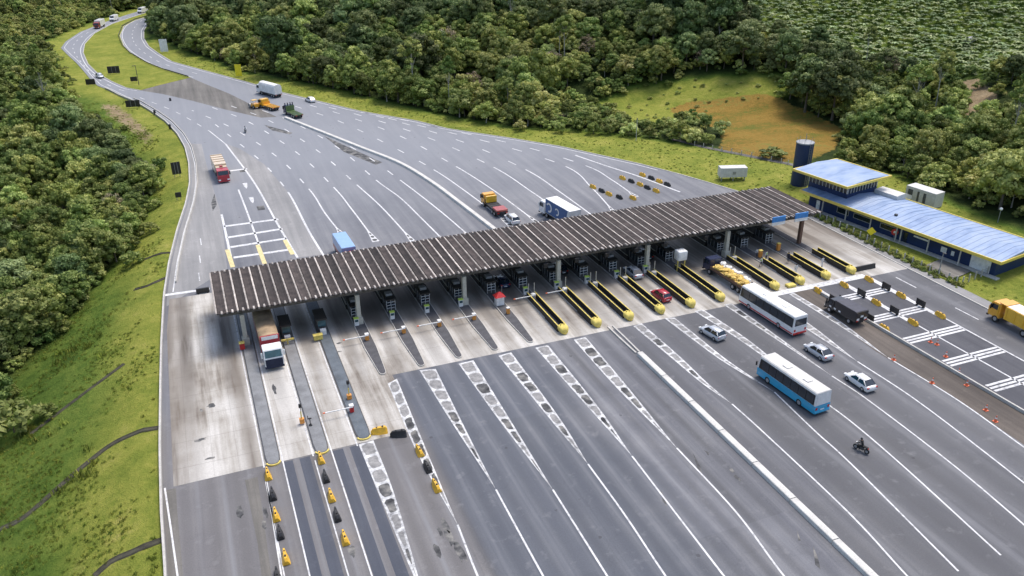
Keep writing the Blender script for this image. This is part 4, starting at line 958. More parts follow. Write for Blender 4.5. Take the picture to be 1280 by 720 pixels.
sign('road_sign', 'large dark sign board on the median lawn', (143,93), 4.6, 2.8, .5, 'plastic_black', R(-8), group=gS_, stripes=True)
sign('road_sign', 'small dark sign board on the median lawn near the lamp post', (168,103), 2.5, 1.7, .5, 'plastic_black', R(-5), group=gS_)
sign('road_sign', 'tall white sign board on the right verge of the far bend', (206,66), 3.4, 5.6, .5, 'white_plain', R(-10))
sign('road_sign', 'tall yellow sign board on the right verge before the trees', (299,96), 2.5, 4.6, .3, 'sign_yellow', R(-14))
g = ground(174,107); t = thing('lamp_post', 'slim lamp post standing on the median lawn', 'lamp post', (g[0], g[1], -.1))
bm = B(); cyl(bm, (0,0,0), (0,0,7.5), .14, .09, 8); obj('pole', bm, 'dark_steel', t); bm = B(); box(bm, -1.2, .2, -.12, .12, 7.4, 7.6, .03); obj('lamp_arm', bm, 'dark_steel', t)
for k, (p, lab) in enumerate((((195,143),'black marker post at the left bend, first from the gravel bank'),((214,161),'black marker post at the left bend, second from the gravel bank'),((213,126),'black box lying on the road near the gore'),)):
    g = at(*p); t = thing('marker_post' if k < 2 else 'road_box', lab, 'post' if k < 2 else 'box', (g[0]-(.3 if k<2 else 0), g[1], 0)); bm = B(); box(bm, -.35, .35, -.3, .3, 0, 1.5 if k < 2 else 1.0, .1); obj('post_body', bm, 'plastic_black', t)
    bm = B(); box(bm, -.37, .37, -.32, .32, .8 if k<2 else .4, .95 if k<2 else .5); obj('reflector_band', bm, 'dark_steel', t)
# ------------------------------------------------------------------ vehicles (local +Y is forward)
def pane(bm, c, inset=.07, off=.012):
    c = [Vector(p) for p in c]; m = sum(c, Vector())/4; n = (c[1]-c[0]).cross(c[2]-c[0]).normalized()
    q = []
    for i, p in enumerate(c):
        a = (c[(i+1)%4]-p); b = (c[i-1]-p); q.append(p+a.normalized()*inset+b.normalized()*inset+n*off)
    r = [p+n*.02 for p in q]
    A = [bm.verts.new(p) for p in q]; D = [bm.verts.new(p) for p in r]
    bm.faces.new(A[::-1]); bm.faces.new(D)
    for i in range(4): bm.faces.new((A[i], A[(i+1)%4], D[(i+1)%4], D[i]))
def wheel(t, x, y, r, w=.24, rim='rim', dual=False):
    s = 1 if x > 0 else -1
    bm = B(); ring = []
    for k, (u, rr) in enumerate(((-w/2,r*.9),(-w/2+.03,r),(w/2-.03,r),(w/2,r*.9))): pass
    loft(bm, [[(u, rr*math.cos(a), rr*math.sin(a)) for a in np.linspace(0, 2*math.pi, 21)[:-1]] for u, rr in ((-w/2,r*.88),(-w/2+.03,r),(w/2-.03,r),(w/2,r*.88))])
    o = obj('wheel', bm, 'rubber', t, loc=(x, y, r))
    bm = B(); cyl(bm, (s*(w/2-.05),0,0), (s*(w/2+.015),0,0), r*.62, r*.52, 16); cyl(bm, (s*(w/2),0,0), (s*(w/2+.05),0,0), r*.2, r*.16, 10); obj('rim', bm, rim, o)
    return o
VS = 1.2          # vehicles and people against the plaza's own unit
def spot(fl, rl, W):
    a, b = np.array(at(*fl)), np.array(at(*rl)); d = a-b; L = np.hypot(*d); d /= L; r = np.array((d[1], -d[0]))
    c = (a+b)/2+r*W/2*VS; L = L/VS; return (c[0], c[1], .02), math.atan2(-d[0], d[1]), L
def heading(front, back):
    d = np.array(at(*front))-np.array(at(*back)); return math.atan2(-d[0], d[1])
def car(label, loc, rz, mat, L=4.3, W=1.76, H=1.46, hatch=False, group=None, name='car', bare=False):
    t = thing(name, label, 'car', loc, rz, group)
    st = [(-.5,.70,.80,.34),(-.485,.84,.92,.24),(-.42,.93,.97,.2),(-.2,.95,1,.2),(.1,.94,1,.2),(.28,.88,.985,.2),(.39,.79,.94,.2),(.46,.66,.82,.24),(.5,.50,.62,.34)]
    if hatch: st[0] = (-.5,.80,.84,.34); st[1] = (-.485,.95,.94,.24)
    rings = []
    for y, zt_, wf, zb in st:
        w = W/2*wf; y *= L
        rings.append([(-w*.93,y,zb),(-w,y,zb+.18),(-w,y,zt_-.22),(-w*.95,y,zt_-.06),(-w*.7,y,zt_),(0,y,zt_+.03),(w*.7,y,zt_),(w*.95,y,zt_-.06),(w,y,zt_-.22),(w,y,zb+.18),(w*.93,y,zb)])
    bm = B(); loft(bm, rings); obj('body', bm, mat, t, True)
    y0, y1, y2, y3 = (-.475, -.37, .06, .27) if hatch else (-.435, -.25, .055, .275)
    y0, y1, y2, y3 = y0*L, y1*L, y2*L, y3*L; wb, wr, zb, zr = W/2*.94, W/2*.72, .88, H
    base = [(-wb,y0,zb),(wb,y0,zb),(wb,y3,zb),(-wb,y3,zb)]; tp = [(-wr,y1,zr-.03),(wr,y1,zr-.03),(wr,y2,zr),(-wr,y2,zr)]
    bm = B(); loft(bm, [base, tp]); bmesh.ops.bevel(bm, geom=bm.edges[:], offset=.09, segments=3, affect='EDGES'); obj('cabin', bm, mat, t, True)
    bm = B(); pane(bm, (base[3], tp[3], tp[2], base[2])[::-1], .09, .015); obj('windscreen', bm, 'glass', t)
    bm = B(); pane(bm, (base[0], base[1], tp[1], tp[0]), .09, .015); obj('rear_window', bm, 'glass', t)
    ym = (y0+y3)/2; yt = (y1+y2)/2
    for s in (-1, 1):
        for a, b, c_, d in ((y0,ym,yt,y1),(ym,y3,y2,yt)):
            q = [(s*wb,a,zb),(s*wb,b,zb),(s*wr,c_,zr),(s*wr,d,zr)]
            bm = B(); pane(bm, q if s > 0 else q[::-1], .075, .015); obj('side_window', bm, 'glass', t)
    for x in (-W/2+.1, W/2-.1):
        for y in (-.30*L, .31*L): wheel(t, x, y, .32, .22)
    for s in (-1, 1):
        bm = B(); box(bm, s*W*.33-.2, s*W*.33+.2, L*.445, L*.487, .58, .72, .03); obj('headlight', bm, 'lamp_white', t)
        bm = B(); box(bm, s*W*.36-.17, s*W*.36+.17, -L*.497, -L*.46, .66, .84, .02); obj('taillight', bm, 'lamp_red', t)
        bm = B(); box(bm, s*(W/2+.08)-.1, s*(W/2+.08)+.1, L*.17, L*.2, .92, 1.05, .03); obj('mirror', bm, mat, t)
    bm = B(); box(bm, -.26, .26, -L*.503, -L*.48, .5, .62); obj('number_plate', bm, 'white_plain', t)
    return t
def bus(label, loc, rz, L, lower, upper, roofm, stripe=None, W=2.5, H=3.15, glass='glass', rear='upper'):
    t = thing('bus', label, 'bus', loc, rz)
    zs = 1.38
    bm = B(); box(bm, -W/2, W/2, -L/2, L/2, .32, zs, .06); obj('lower_body', bm, lower, t)
    bm = B(); box(bm, -W/2+.01, W/2-.01, -L/2+.02, L/2-.05, zs, H-.05, .05, (.08,.08,.05,.28)); obj('upper_body', bm, upper, t)
    bm = B(); box(bm, -W/2+.06, W/2-.06, -L/2+.04, L/2-.32, H-.08, H+.06, .05, (.18,.18,.1,.1)); obj('roof', bm, roofm, t)
    for y in (-L*.22, L*.12):
        bm = B(); box(bm, -.45, .45, y-.45, y+.45, H+.06, H+.17, .05); obj('roof_hatch', bm, roofm, t)
    n = 7; a0, a1 = -L/2+.35, L/2-.75; z0, z1 = zs+.12, H-.38
    for s in (-1, 1):
        bm = B(); x = s*(W/2-.02); quad_ = [(x,a0-.1,z0-.06),(x,a1+.5,z0-.06),(x-s*.06,a1+.34,z1+.06),(x-s*.06,a0-.1,z1+.06)]
        pane(bm, quad_ if s > 0 else quad_[::-1], .0, .012); obj('window_band', bm, 'plastic_black', t)
        for k in range(n):
            y0 = a0+(a1-a0)*k/n; y1 = a0+(a1-a0)*(k+1)/n
            q = [(x,y0,z0),(x,y1,z0),(x-s*.055,y1,z1),(x-s*.055,y0,z1)]
            bm = B(); pane(bm, q if s > 0 else q[::-1], .045, .036); obj('window', bm, glass, t)
        if stripe:
            bm = B(); box(bm, min(s*W/2, s*(W/2+.012)), max(s*W/2, s*(W/2+.012)), -L/2+.1, L/2-.1, .42, .62); obj('stripe', bm, stripe, t)
    q = [(-W/2+.1,L/2-.04,zs+.05),(W/2-.1,L/2-.04,zs+.05),(W/2-.2,L/2-.28,H-.3),(-W/2+.2,L/2-.28,H-.3)]
    bm = B(); pane(bm, q[::-1], .05, .02); obj('windscreen', bm, glass, t)
    q = [(-W/2+.1,-L/2+.02,zs+.2),(W/2-.1,-L/2+.02,zs+.2),(W/2-.16,-L/2+.05,H-.35),(-W/2+.16,-L/2+.05,H-.35)]
    bm = B(); pane(bm, q, .1, .02); obj('rear_window', bm, 'glass' if rear == 'glass' else upper, t)
    bm = B(); box(bm, -W/2+.05, W/2-.05, -L/2-.1, -L/2+.1, .34, .62, .04); obj('rear_bumper', bm, stripe or lower, t)
    for s in (-1, 1):
        for y in (-L*.25, L*.30): wheel(t, s*(W/2-.14), y, .5, .3)
        bm = B(); box(bm, s*W*.38-.14, s*W*.38+.14, -L/2-.03, -L/2+.03, .8, 1.15); obj('taillight', bm, 'lamp_red', t)
        bm = B(); box(bm, s*W*.36-.2, s*W*.36+.2, L/2-.03, L/2+.03, .62, .84); obj('headlight', bm, 'lamp_white', t)
        bm = B(); box(bm, s*(W/2+.18)-.1, s*(W/2+.18)+.1, L/2-.05, L/2+.1, 1.7, 2.3, .04); obj('mirror', bm, 'plastic_black', t)
    bm = B(); box(bm, -.3, .3, -L/2-.03, -L/2+.02, .68, .82); obj('number_plate', bm, 'white_plain', t)
    return t
def cab_parts(t, y0, y1, mat, W=2.45, z0=.55, z1=2.75, grille='plastic_black', glass='glass', slope=.25, visor=None, top=None, hood=0.):
    """truck cab between y0 (back) and y1 (nose)"""
    zm = z0+(z1-z0)*.52
    pr = [(y0,z0),(y1,z0),(y1,zm-.05),(y1-hood-.06,zm),(y1-hood-slope-.06,z1-.12),(y1-hood-slope-.25,z1),(y0,z1)]
    bm = B(); prism(bm, pr, -W/2, W/2, 'x'); bmesh.ops.bevel(bm, geom=bm.edges[:], offset=.06, segments=2, affect='EDGES'); obj('cab', bm, mat, t)
    q = [(-W/2+.12,y1-hood-.07,zm+.02),(W/2-.12,y1-hood-.07,zm+.02),(W/2-.16,y1-hood-slope-.06,z1-.16),(-W/2+.16,y1-hood-slope-.06,z1-.16)]
    bm = B(); pane(bm, q[::-1], .04, .03); obj('windscreen', bm, glass, t)
    for s in (-1, 1):
        q = [(s*W/2,y0+.35,zm+.02),(s*W/2,y1-hood-.28,zm+.02),(s*W/2,y1-hood-slope-.3,z1-.25),(s*W/2,y0+.35,z1-.25)]
        bm = B(); pane(bm, q if s > 0 else q[::-1], .03, .02); obj('side_window', bm, 'glass', t)
        bm = B(); box(bm, s*(W/2+.2)-.12, s*(W/2+.2)+.12, y1-.55, y1-.43, zm-.1, zm+.75, .04); obj('mirror', bm, 'plastic_black' if mat != 'white_paint' else 'white_plain', t)
        bm = B(); box(bm, s*W*.37-.24, s*W*.37+.24, y1-.04, y1+.06, z0+.08, z0+.34, .03); obj('headlight', bm, 'lamp_white', t)
    bm = B(); box(bm, -W*.34, W*.34, y1-.03, y1+.045, z0+.42, zm-.14, .02); obj('grille', bm, grille, t)
    bm = B(); box(bm, -W/2, W/2, y1-.15, y1+.12, z0-.22, z0+.03, .04); obj('bumper', bm, grille, t)
    if top: bm = B(); prism(bm, [(y0+.1,z1),(y1-hood-slope-.35,z1),(y0+.45,z1+top)  ,(y0+.1,z1+top)], -W/2+.1, W/2-.1, 'x'); obj('wind_deflector', bm, mat, t)
def chassis(t, y0, y1, axles, W=2.4, r=.5, z=.62):
    bm = B(); box(bm, -.45, .45, y0, y1, z, z+.28, .02); obj('chassis', bm, 'chassis', t)
    for y in axles:
        for s in (-1, 1): wheel(t, s*(W/2-.16), y, r, .34)
def tail(t, y, W, z=.85):
    for s in (-1, 1):
        bm = B(); box(bm, s*W*.36-.18, s*W*.36+.18, y-.06, y, z, z+.18); obj('taillight', bm, 'lamp_red', t)

# --- buses
loc, rz, L = spot((945,470), (1016.5,521), 2.5); bus('sky blue bus with grey white roof driving towards the toll', loc, rz, L, 'blue_paint', 'white_paint', 'container', None)
loc, rz, L = spot((922.5,379), (990,422), 2.5); bus('white bus with red stripe and tinted windows entering the toll lane', loc, rz, L, 'white_paint', 'white_paint', 'white_plain', 'sign_red', rear='glass')
# --- cars on the front plaza
loc, rz, L = spot((1055,474), (1080,491.5), 1.76); car('white sedan, nearest the camera of the three light cars on the right', loc, rz, 'white_paint', 4.35)
loc, rz, L = spot((1005,438), (1027,452.5), 1.76); car('silver white sedan directly behind the white bus with red stripe', loc, rz, 'silver_paint', 4.3)
loc, rz, L = spot((875.5,416.5), (893,427), 1.72); car('silver hatchback driving left of the white bus towards the toll', loc, rz, 'silver_paint', 4.1, hatch=True, H=1.52)
loc, rz, L = spot((812.5,369), (827.5,379.5), 1.7); car('dark red hatchback passing between two yellow guard rails', loc, rz, 'red_paint', 3.8, 1.7, hatch=True, H=1.5)
p = at(789,349); car('pale silver blue car under the canopy ahead of the dark red hatchback', (76.1, p[1]+1.5, .02), 0, 'silver_paint', 4.2)
for p, lab, m_, x in (((735,335),'dark car waiting in the shade of the canopy beside the third yellow guard rail','dark_paint',63.4),((662,352),'dark car waiting in the shade of the canopy left of the first yellow guard rail','navy_paint',None),((838,318),'dark car under the canopy left of the white arched cabinet','dark_paint',82.4)):
    g = at(*p); car(lab, (x or 50.6, g[1]+1, .02), 0, m_, 4.2)
# --- far cars
for p, q, lab, m_ in (((388,127),(378,123),'small white car near the right edge beyond the green flatbed','white_paint'),((125,97),(138,104),'silver car on the left carriageway beside the dark board','silver_paint')):
    g = at(*p); rzz = heading(q, p); car(lab, (g[0], g[1], .02), rzz, m_, 4.3, group=None)
def van(label, px_, to, mat, back=None):
    g = at(*px_); t = thing('van', label, 'van', (g[0], g[1], .02), heading(to, px_))
    bm = B(); prism(bm, [(-3,.45),(3,.45),(3,1.2),(2.3,1.5),(1.7,2.5),(-3,2.6)], -1.05, 1.05, 'x'); bmesh.ops.bevel(bm, geom=bm.edges[:], offset=.1, segments=2, affect='EDGES'); obj('body', bm, mat, t)
    bm = B(); pane(bm, [(-.9,2.27,1.55),(.9,2.27,1.55),(.85,1.72,2.4),(-.85,1.72,2.4)][::-1], .03, .03); obj('windscreen', bm, 'glass', t)
    bm = B(); box(bm, -1.0, 1.0, 2.95, 3.08, .5, .8, .04); obj('bumper', bm, back or 'plastic_black', t)
    for s in (-1, 1):
        for y in (-1.9, 1.9): wheel(t, s*.95, y, .36, .24)
        bm = B(); box(bm, s*.7-.2, s*.7+.2, 2.93, 3.06, .85, 1.1, .03); obj('headlight', bm, 'lamp_white', t)
    return t
van('white van rounding the far bend of the left carriageway, middle one of three', (143,26), (130,31), 'white_paint')
t = van('white van at the start of the far bend, furthest of three vehicles', (178,16), (165,20), 'white_paint')
# far red and white truck
def boxtruck(nm, label, loc, rz, cabm, boxm, L=8.6, boxh=3.3, stripe=None, cablen=2.0, roofm=None, under=None, W=2.5, glass='glass', fr=None):
    t = thing(nm, label, 'truck', loc, rz)
    cab_parts(t, L/2-cablen, L/2, cabm, W-.1, glass=glass, z1=2.7)
    bm = B(); box(bm, -W/2, W/2, -L/2, L/2-cablen-.25, .95, boxh, .05); b = obj('cargo_box', bm, boxm, t)
    bm = B(); box(bm, -W/2+.05, W/2-.05, -L/2+.05, L/2-cablen-.3, boxh, boxh+.05, .02); obj('box_roof', bm, roofm or boxm, t)
    if under: bm = B(); box(bm, -W/2-.012, W/2+.012, -L/2+.1, L/2-cablen-.4, .9, 1.55); obj('side_skirt', bm, under, t)
    chassis(t, -L/2, L/2-.4, (-L*.36, -L*.22, L*.36), W); tail(t, -L/2, W)
    return t
g = at(125,34.5); boxtruck('box_truck', 'red and white truck on the far bend, nearest of three vehicles there', (g[0], g[1], .02), heading((112,41),(125,34.5)), 'dusty_red', 'white_paint', 9.0)
# white blue lettered lorry beyond the canopy
L = 11.0; t = thing('lorry', 'white lorry with dark blue side panel driving away beyond the canopy', 'truck', (74.6, 161.2, .02), heading((669,268),(700,287)))
cab_parts(t, L/2-2.1, L/2, 'white_paint', 2.45, z1=2.9)
bm = B(); box(bm, -1.28, 1.28, -L/2, L/2-2.5, 1.05, 3.95, .05); b = obj('cargo_box', bm, 'tarp_white', t)
for s in (-1, 1):
    bm = B(); x = s*1.285; quad_ = [(x,-L/2+1.4,1.15),(x,L/2-2.6,1.15),(x,L/2-2.6,3.85),(x,-L/2+.6,3.85)]; pane(bm, quad_ if s > 0 else quad_[::-1], .0, .004); pn = obj('side_panel', bm, pm('panel_blue', (.03,.10,.26), rough=.4), t)
    bm = B()
    for cy_, r_ in ((1.6, 1.0), (-1.2, .75)):
        k = 18; ro = [(x+s*.030, cy_+r_*math.cos(u), 2.45+r_*.95*math.sin(u)) for u in np.linspace(.5, 5.0, k)]; ri = [(x+s*.030, cy_+r_*.62*math.cos(u), 2.45+r_*.6*math.sin(u)) for u in np.linspace(.5, 5.0, k)]
        A = [bm.verts.new(p) for p in ro]; D = [bm.verts.new(p) for p in ri]
        for i in range(k-1): bm.faces.new((A[i], A[i+1], D[i+1], D[i]))
    bm2 = bm; obj('panel_arc', bm2, 'tarp_white', pn)
chassis(t, -L/2, L/2-.4, (-L*.40, -L*.31, -L*.22, L*.24, L*.37)); tail(t, -L/2, 2.5)
# blue roofed truck coming under the canopy from behind
g = at(424,302); boxtruck('box_truck', 'truck with pale blue covered box half hidden behind the canopy', (25.3, 158.4, .02), R(180)+R(2), 'red_paint', 'sky_paint', 9.5, 3.2, roofm='sky_paint', under='dusty_red', W=2.4)
# red cabbed truck with cream load beyond the canopy
rzz = heading((281,229),(270,206)); g = at(281,229); L = 11.4; d = np.array((-math.sin(rzz), math.cos(rzz))); c_ = np.array(g)-d*L/2*VS
t = thing('cargo_truck', 'red cabbed truck with cream covered trailer coming towards the toll', 'truck', (c_[0], c_[1], .02), rzz)
cab_parts(t, L/2-2.1, L/2, 'red_paint', 2.45, grille='red_paint', z1=2.85)
bm = B(); box(bm, -1.25, 1.25, -L/2, L/2-3.6, .95, 3.3, .06); obj('cargo_box', bm, 'cream_paint', t)
bm = B(); box(bm, -1.15, 1.15, L/2-3.5, L/2-2.2, 1.0, 2.95, .06); obj('front_box', bm, 'cream_paint', t)
bm = B()
for k in range(4): box(bm, -1.27, 1.27, -L/2+.6+k*1.7, -L/2+.75+k*1.7, 3.3, 3.38)
obj('roof_bow', bm, 'tarp_tan', t); bm = B(); box(bm, -.35, .35, L/2-2.9, L/2-2.3, 2.95, 3.2, .06); obj('air_unit', bm, 'dusty_red', t)
chassis(t, -L/2, L/2-.4, (-L*.4, -L*.28, L*.2, L*.36)); tail(t, -L/2, 2.5)
# white cabbed cargo truck in the leftmost served lane
L = 12.5; t = thing('cargo_truck', 'white cabbed truck with red front wall and tan covered load leaving the left lane', 'truck', (6.0, 119.7+L/2*VS, .02), R(180)+R(.5))
cab_parts(t, L/2-2.1, L/2, 'white_paint', 2.5, z0=.6, z1=3.0, grille='cloth_navy', glass='glass_teal', slope=.35)
bm = B(); box(bm, -1.12, 1.12, L/2-.02, L/2+.075, .62, 1.72, .03); obj('grille_panel', bm, 'cloth_navy', t)
bm = B(); box(bm, -1.3, 1.3, -L/2, L/2-3.0, 1.1, 3.0, .04); obj('cargo_sides', bm, 'dusty_red', t)
bm = B(); box(bm, -1.28, 1.28, L/2-3.05, L/2-2.85, 1.1, 3.75, .03); h = obj('headboard', bm, 'red_paint', t)
bm = B(); box(bm, -1.1, 1.05, L/2-2.845, L/2-2.82, 3.15, 3.68); obj('headboard_panel', bm, 'white_plain', h)
rings = []
for y in np.linspace(-L/2+.1, L/2-3.2, 15):
    k = .12*math.sin(y*3.1)+.1*math.sin(y*1.3); rings.append([(-1.31,y,2.8),(-1.28,y,3.15+k*.4),(-.6,y,3.34+k),(0,y,3.42+k*.8),(.6,y,3.32+k),(1.28,y,3.15+k*.4),(1.31,y,2.8)])
bm = B(); loft(bm, rings); obj('tarpaulin', bm, 'tarp_tan', t, True)
chassis(t, -L/2, L/2-.4, (-L*.42, -L*.34, -L*.26, L*.2, L*.38)); tail(t, -L/2, 2.5)
# white rounded semi trailer far right
rzz = heading((322,112),(352,120)); g = at(337,119); L = 10.2
t = thing('lorry', 'long white rounded lorry driving away along the right edge', 'truck', (g[0], g[1], .02), rzz)
cab_parts(t, L/2-2.0, L/2, 'white_paint', 2.45, z1=2.9)
bm = B(); prism(bm, [(-1.3,1.0),(1.3,1.0),(1.3,3.1),(1.0,3.7),(.4,3.95),(-.4,3.95),(-1.0,3.7),(-1.3,3.1)], -L/2, L/2-1.7, 'y'); bmesh.ops.bevel(bm, geom=bm.edges[:], offset=.08, segments=2, affect='EDGES'); obj('tarpaulin', bm, 'tarp_white', t)
bm = B(); box(bm, -1.32, 1.32, -L/2, L/2-2, .85, 1.1, .02); obj('side_rail', bm, 'dark_steel', t)
chassis(t, -L/2, L/2-.4, (-L*.4, -L*.3, L*.22, L*.36)); tail(t, -L/2, 2.5)
# yellow two part work truck and green flatbed
def loader(nm, label, cat, px_, rzz, L, cabm, bedm, bed_top, cab_h=2.5, load=None, group=None, s=1.0):
    g = at(*px_); t = thing(nm, label, cat, (g[0], g[1], .02), rzz, group)
    cab_parts(t, L/2-1.9, L/2, cabm, 2.35, z1=cab_h)
    bm = B(); box(bm, -1.2, 1.2, -L/2, L/2-2.2, .95, 1.15, .03); d_ = obj('flat_bed', bm, bedm, t)
    bm = B(); box(bm, -1.22, 1.22, L/2-2.3, L/2-2.15, 1.15, bed_top, .03); obj('headboard', bm, bedm, t)
    bm = B()
    for k in range(5): box(bm, -1.15, 1.15, -L/2+.3+k*(L-3.2)/5, -L/2+.42+k*(L-3.2)/5, 1.15, 1.2)
    obj('bed_slat', bm, 'chassis', d_)
    chassis(t, -L/2, L/2-.4, (-L*.34, -L*.2, L*.33)); tail(t, -L/2, 2.4); return t
rzr = heading((312,128),(344,138))
t = loader('work_truck', 'yellow flatbed work truck beside the end of the curved barrier', 'truck', (337,136), rzr, 7.6, 'yellow_paint', 'orange_paint', 1.9)
t = loader('flatbed_truck', 'green flatbed truck with dark cab frame, right behind the yellow work truck', 'truck', (367,145), heading((356,139),(380,150)), 8.0, 'navy_paint', 'green_paint', 2.6)
bm = B()
for x in (-1.1, -.35, .45, 1.1): box(bm, x-.1, x+.1, 2.3, 2.55, 1.2, 3.3)
obj('stake', bm, 'cloth_navy', t)
g = at(318,135); t = thing('road_roller', 'small orange road roller left of the yellow work truck', 'roller', (g[0], g[1], .02), rzr)
bm = B(); cyl(bm, (-.9,1.2,.65), (.9,1.2,.65), .65, .65, 20); obj('drum', bm, 'steel', t)
bm = B(); box(bm, -.8, .8, -1.7, .4, .5, 1.5, .12); obj('body', bm, 'orange_paint', t); bm = B(); box(bm, -.75, .75, -.9, .3, 2.3, 2.42, .03); obj('cab_roof', bm, 'yellow_paint', t)
bm = B()
for x in (-.7, .65): box(bm, x, x+.06, -.85, -.78, 1.5, 2.3); box(bm, x, x+.06, .2, .26, 1.5, 2.3)
obj('cab_post', bm, 'plastic_black', t)
for s in (-1, 1): wheel(t, s*.8, -1.2, .55, .35)
# orange flatbed just past the canopy with a white pickup behind it
L = 8.6; t = loader('flatbed_truck', 'orange cabbed flatbed truck with red rear end just beyond the canopy', 'truck', (618,263), heading((609,252),(634,274)), L, 'orange_paint', 'chassis', 1.8, 2.6)
bm = B(); box(bm, -1.15, 1.15, -L/2+.1, -L/2+2.4, 1.2, 1.55, .05); obj('rear_ramp', bm, 'dusty_red', t)
bm = B(); box(bm, -1.1, 1.1, L/2-2.9, L/2-2.35, 1.2, 2.5, .05); obj('tool_box', bm, 'yellow_paint', t)
g = at(640,277); car('white car with dark rear window following the orange flatbed truck', (g[0], g[1], .02), heading((609,252),(634,274)), 'white_paint', 4.4, 1.8, 1.6, hatch=True)
# truck loaded with yellow goods at the toll
p = at(903,369); L = 11.2
tx, ty = 91.6, 112.8+L/2*VS
t = thing('loaded_truck', 'dark cabbed truck with open bed of yellow goods leaving the canopy lane', 'truck', (tx, ty, .02), R(2))
cab_parts(t, L/2-1.9, L/2, 'navy_paint', 2.3, z1=2.6)
bm = B(); box(bm, -1.2, 1.2, -L/2, L/2-2.1, .95, 1.12, .02); bd_ = obj('flat_bed', bm, 'chassis', t)
for s in (-1, 1):
    bm = B(); box(bm, s*1.2-.04, s*1.2+.04, -L/2, L/2-2.1, 1.12, 1.6, .02); obj('side_board', bm, 'brown_steel', t)
bm = B(); box(bm, -1.2, 1.2, -L/2-.05, -L/2+.03, 1.12, 1.6, .02); obj('tail_board', bm, 'brown_steel', t)
chassis(t, -L/2, L/2-.4, (-L*.34, -L*.22, L*.33)); tail(t, -L/2, 2.4)
def heap(nm, label, cat, mat, x0, x1, y0, y1, z0, z1, n):
    o_rz = R(2); bm = B()
    for k in range(n):
        x = random.uniform(x0, x1); y = random.uniform(y0, y1); s = random.uniform(.28,.48); h = z0+(z1-z0)*random.random()
        m_ = Matrix.Translation((x, y, h)) @ Matrix.Rotation(random.uniform(0,3), 4, 'Z') @ Matrix.Rotation(random.uniform(-.3,.3), 4, 'X') @ Matrix.Diagonal((s*1.4, s, s*.7, 1))
        bmesh.ops.create_icosphere(bm, subdivisions=1, radius=1, matrix=m_)
    box(bm, x0-.1, x1+.1, y0-.2, y1+.2, z0-.35, z0+.05)
    o = obj(nm, bm, mat, None, False, (tx, ty, .02)); o.rotation_euler = (0,0,o_rz); tag(o, label, cat)
heap('sacks', 'heap of yellow and orange sacks on the bed of the dark cabbed truck', 'sacks', 'goods_yellow', -1.0, .45, -L/2+.5, L/2-2.6, 1.5, 1.95, 80)
heap('white_bundle', 'long white wrapped bundle along the right side of the yellow goods', 'bundle', 'tarp_white', .75, .95, -L/2+1.6, L/2-2.6, 1.6, 2.05, 26)
# dark truck parked at the boxed lanes
loc, rz, L = spot((1033,389), (1063,407), 2.3); t = thing('dark_truck', 'black truck with covered bed parked beside the boxed lanes', 'truck', loc, rz)
L = 6.3
cab_parts(t, L/2-1.8, L/2, 'dark_paint', 2.1, z1=2.2, hood=.4)
bm = B(); box(bm, -1.15, 1.15, -L/2, L/2-2.0, .8, 2.35, .05); obj('cargo_box', bm, 'dark_paint', t)
bm = B(); box(bm, -1.1, 1.1, -L/2+.1, L/2-2.05, 2.35, 2.42, .02); obj('box_cover', bm, pm('cover_grey', (.065,.066,.085), rough=.7), t)
bm = B(); box(bm, -.9, -.45, -L/2-.03, -L/2+.02, 1.0, 1.35); box(bm, .45, .9, -L/2-.03, -L/2+.02, 1.0, 1.35); box(bm, -.25, .25, -L/2-.03, -L/2+.02, 1.45, 1.75); obj('rear_plate', bm, 'white_plain', t)
bm = B()
for s in (-1, 1):
    for k in range(3): box(bm, min(s*1.15, s*1.17), max(s*1.15, s*1.17), -.2+k*.95, .2+k*.95, 1.0, 1.25)
obj('side_plate', bm, 'white_plain', t)
chassis(t, -L/2, L/2-.4, (-L*.3, L*.33), 2.2, .44, .55); tail(t, -L/2, 2.2)
# yellow tipper at the right edge
t = thing('tipper_truck', 'yellow tipper truck with white covered body at the right edge', 'truck', (0,0,0)); L = 9.0
a = np.array(at(1232,397)); b = np.array(at(1282,424)); d = (a-b)/np.hypot(*(a-b)); r_ = np.array((d[1], -d[0])); c_ = a-d*L/2*VS+r_*1.25*VS
t.location = (c_[0], c_[1], .02); t.rotation_euler = (0,0,math.atan2(-d[0], d[1]))
cab_parts(t, L/2-2.0, L/2, 'orange_paint', 2.5, z0=.75, z1=3.0, slope=.3)
bm = B(); box(bm, -1.28, 1.28, -L/2, L/2-2.7, 1.15, 3.1, .06); obj('tipper_body', bm, 'yellow_paint', t)
bm = B(); box(bm, -1.2, 1.2, L/2-2.75, L/2-1.5, 3.12, 3.24, .03); obj('cab_guard', bm, 'orange_paint', t)
bm = B(); box(bm, -1.12, 1.12, -L/2+.1, L/2-2.8, 3.02, 3.16, .04); obj('load_cover', bm, 'tarp_white', t)
bm = B()
for s in (-1, 1):
    for k in range(6): box(bm, min(s*1.28, s*1.34), max(s*1.28, s*1.34), -L/2+.3+k*1.4, -L/2+.42+k*1.4, 1.2, 3.05)
obj('body_rib', bm, 'yellow_paint', t)
chassis(t, -L/2, L/2-.4, (-L*.32, -L*.19, L*.34), 2.5, .54, .7); tail(t, -L/2, 2.5)

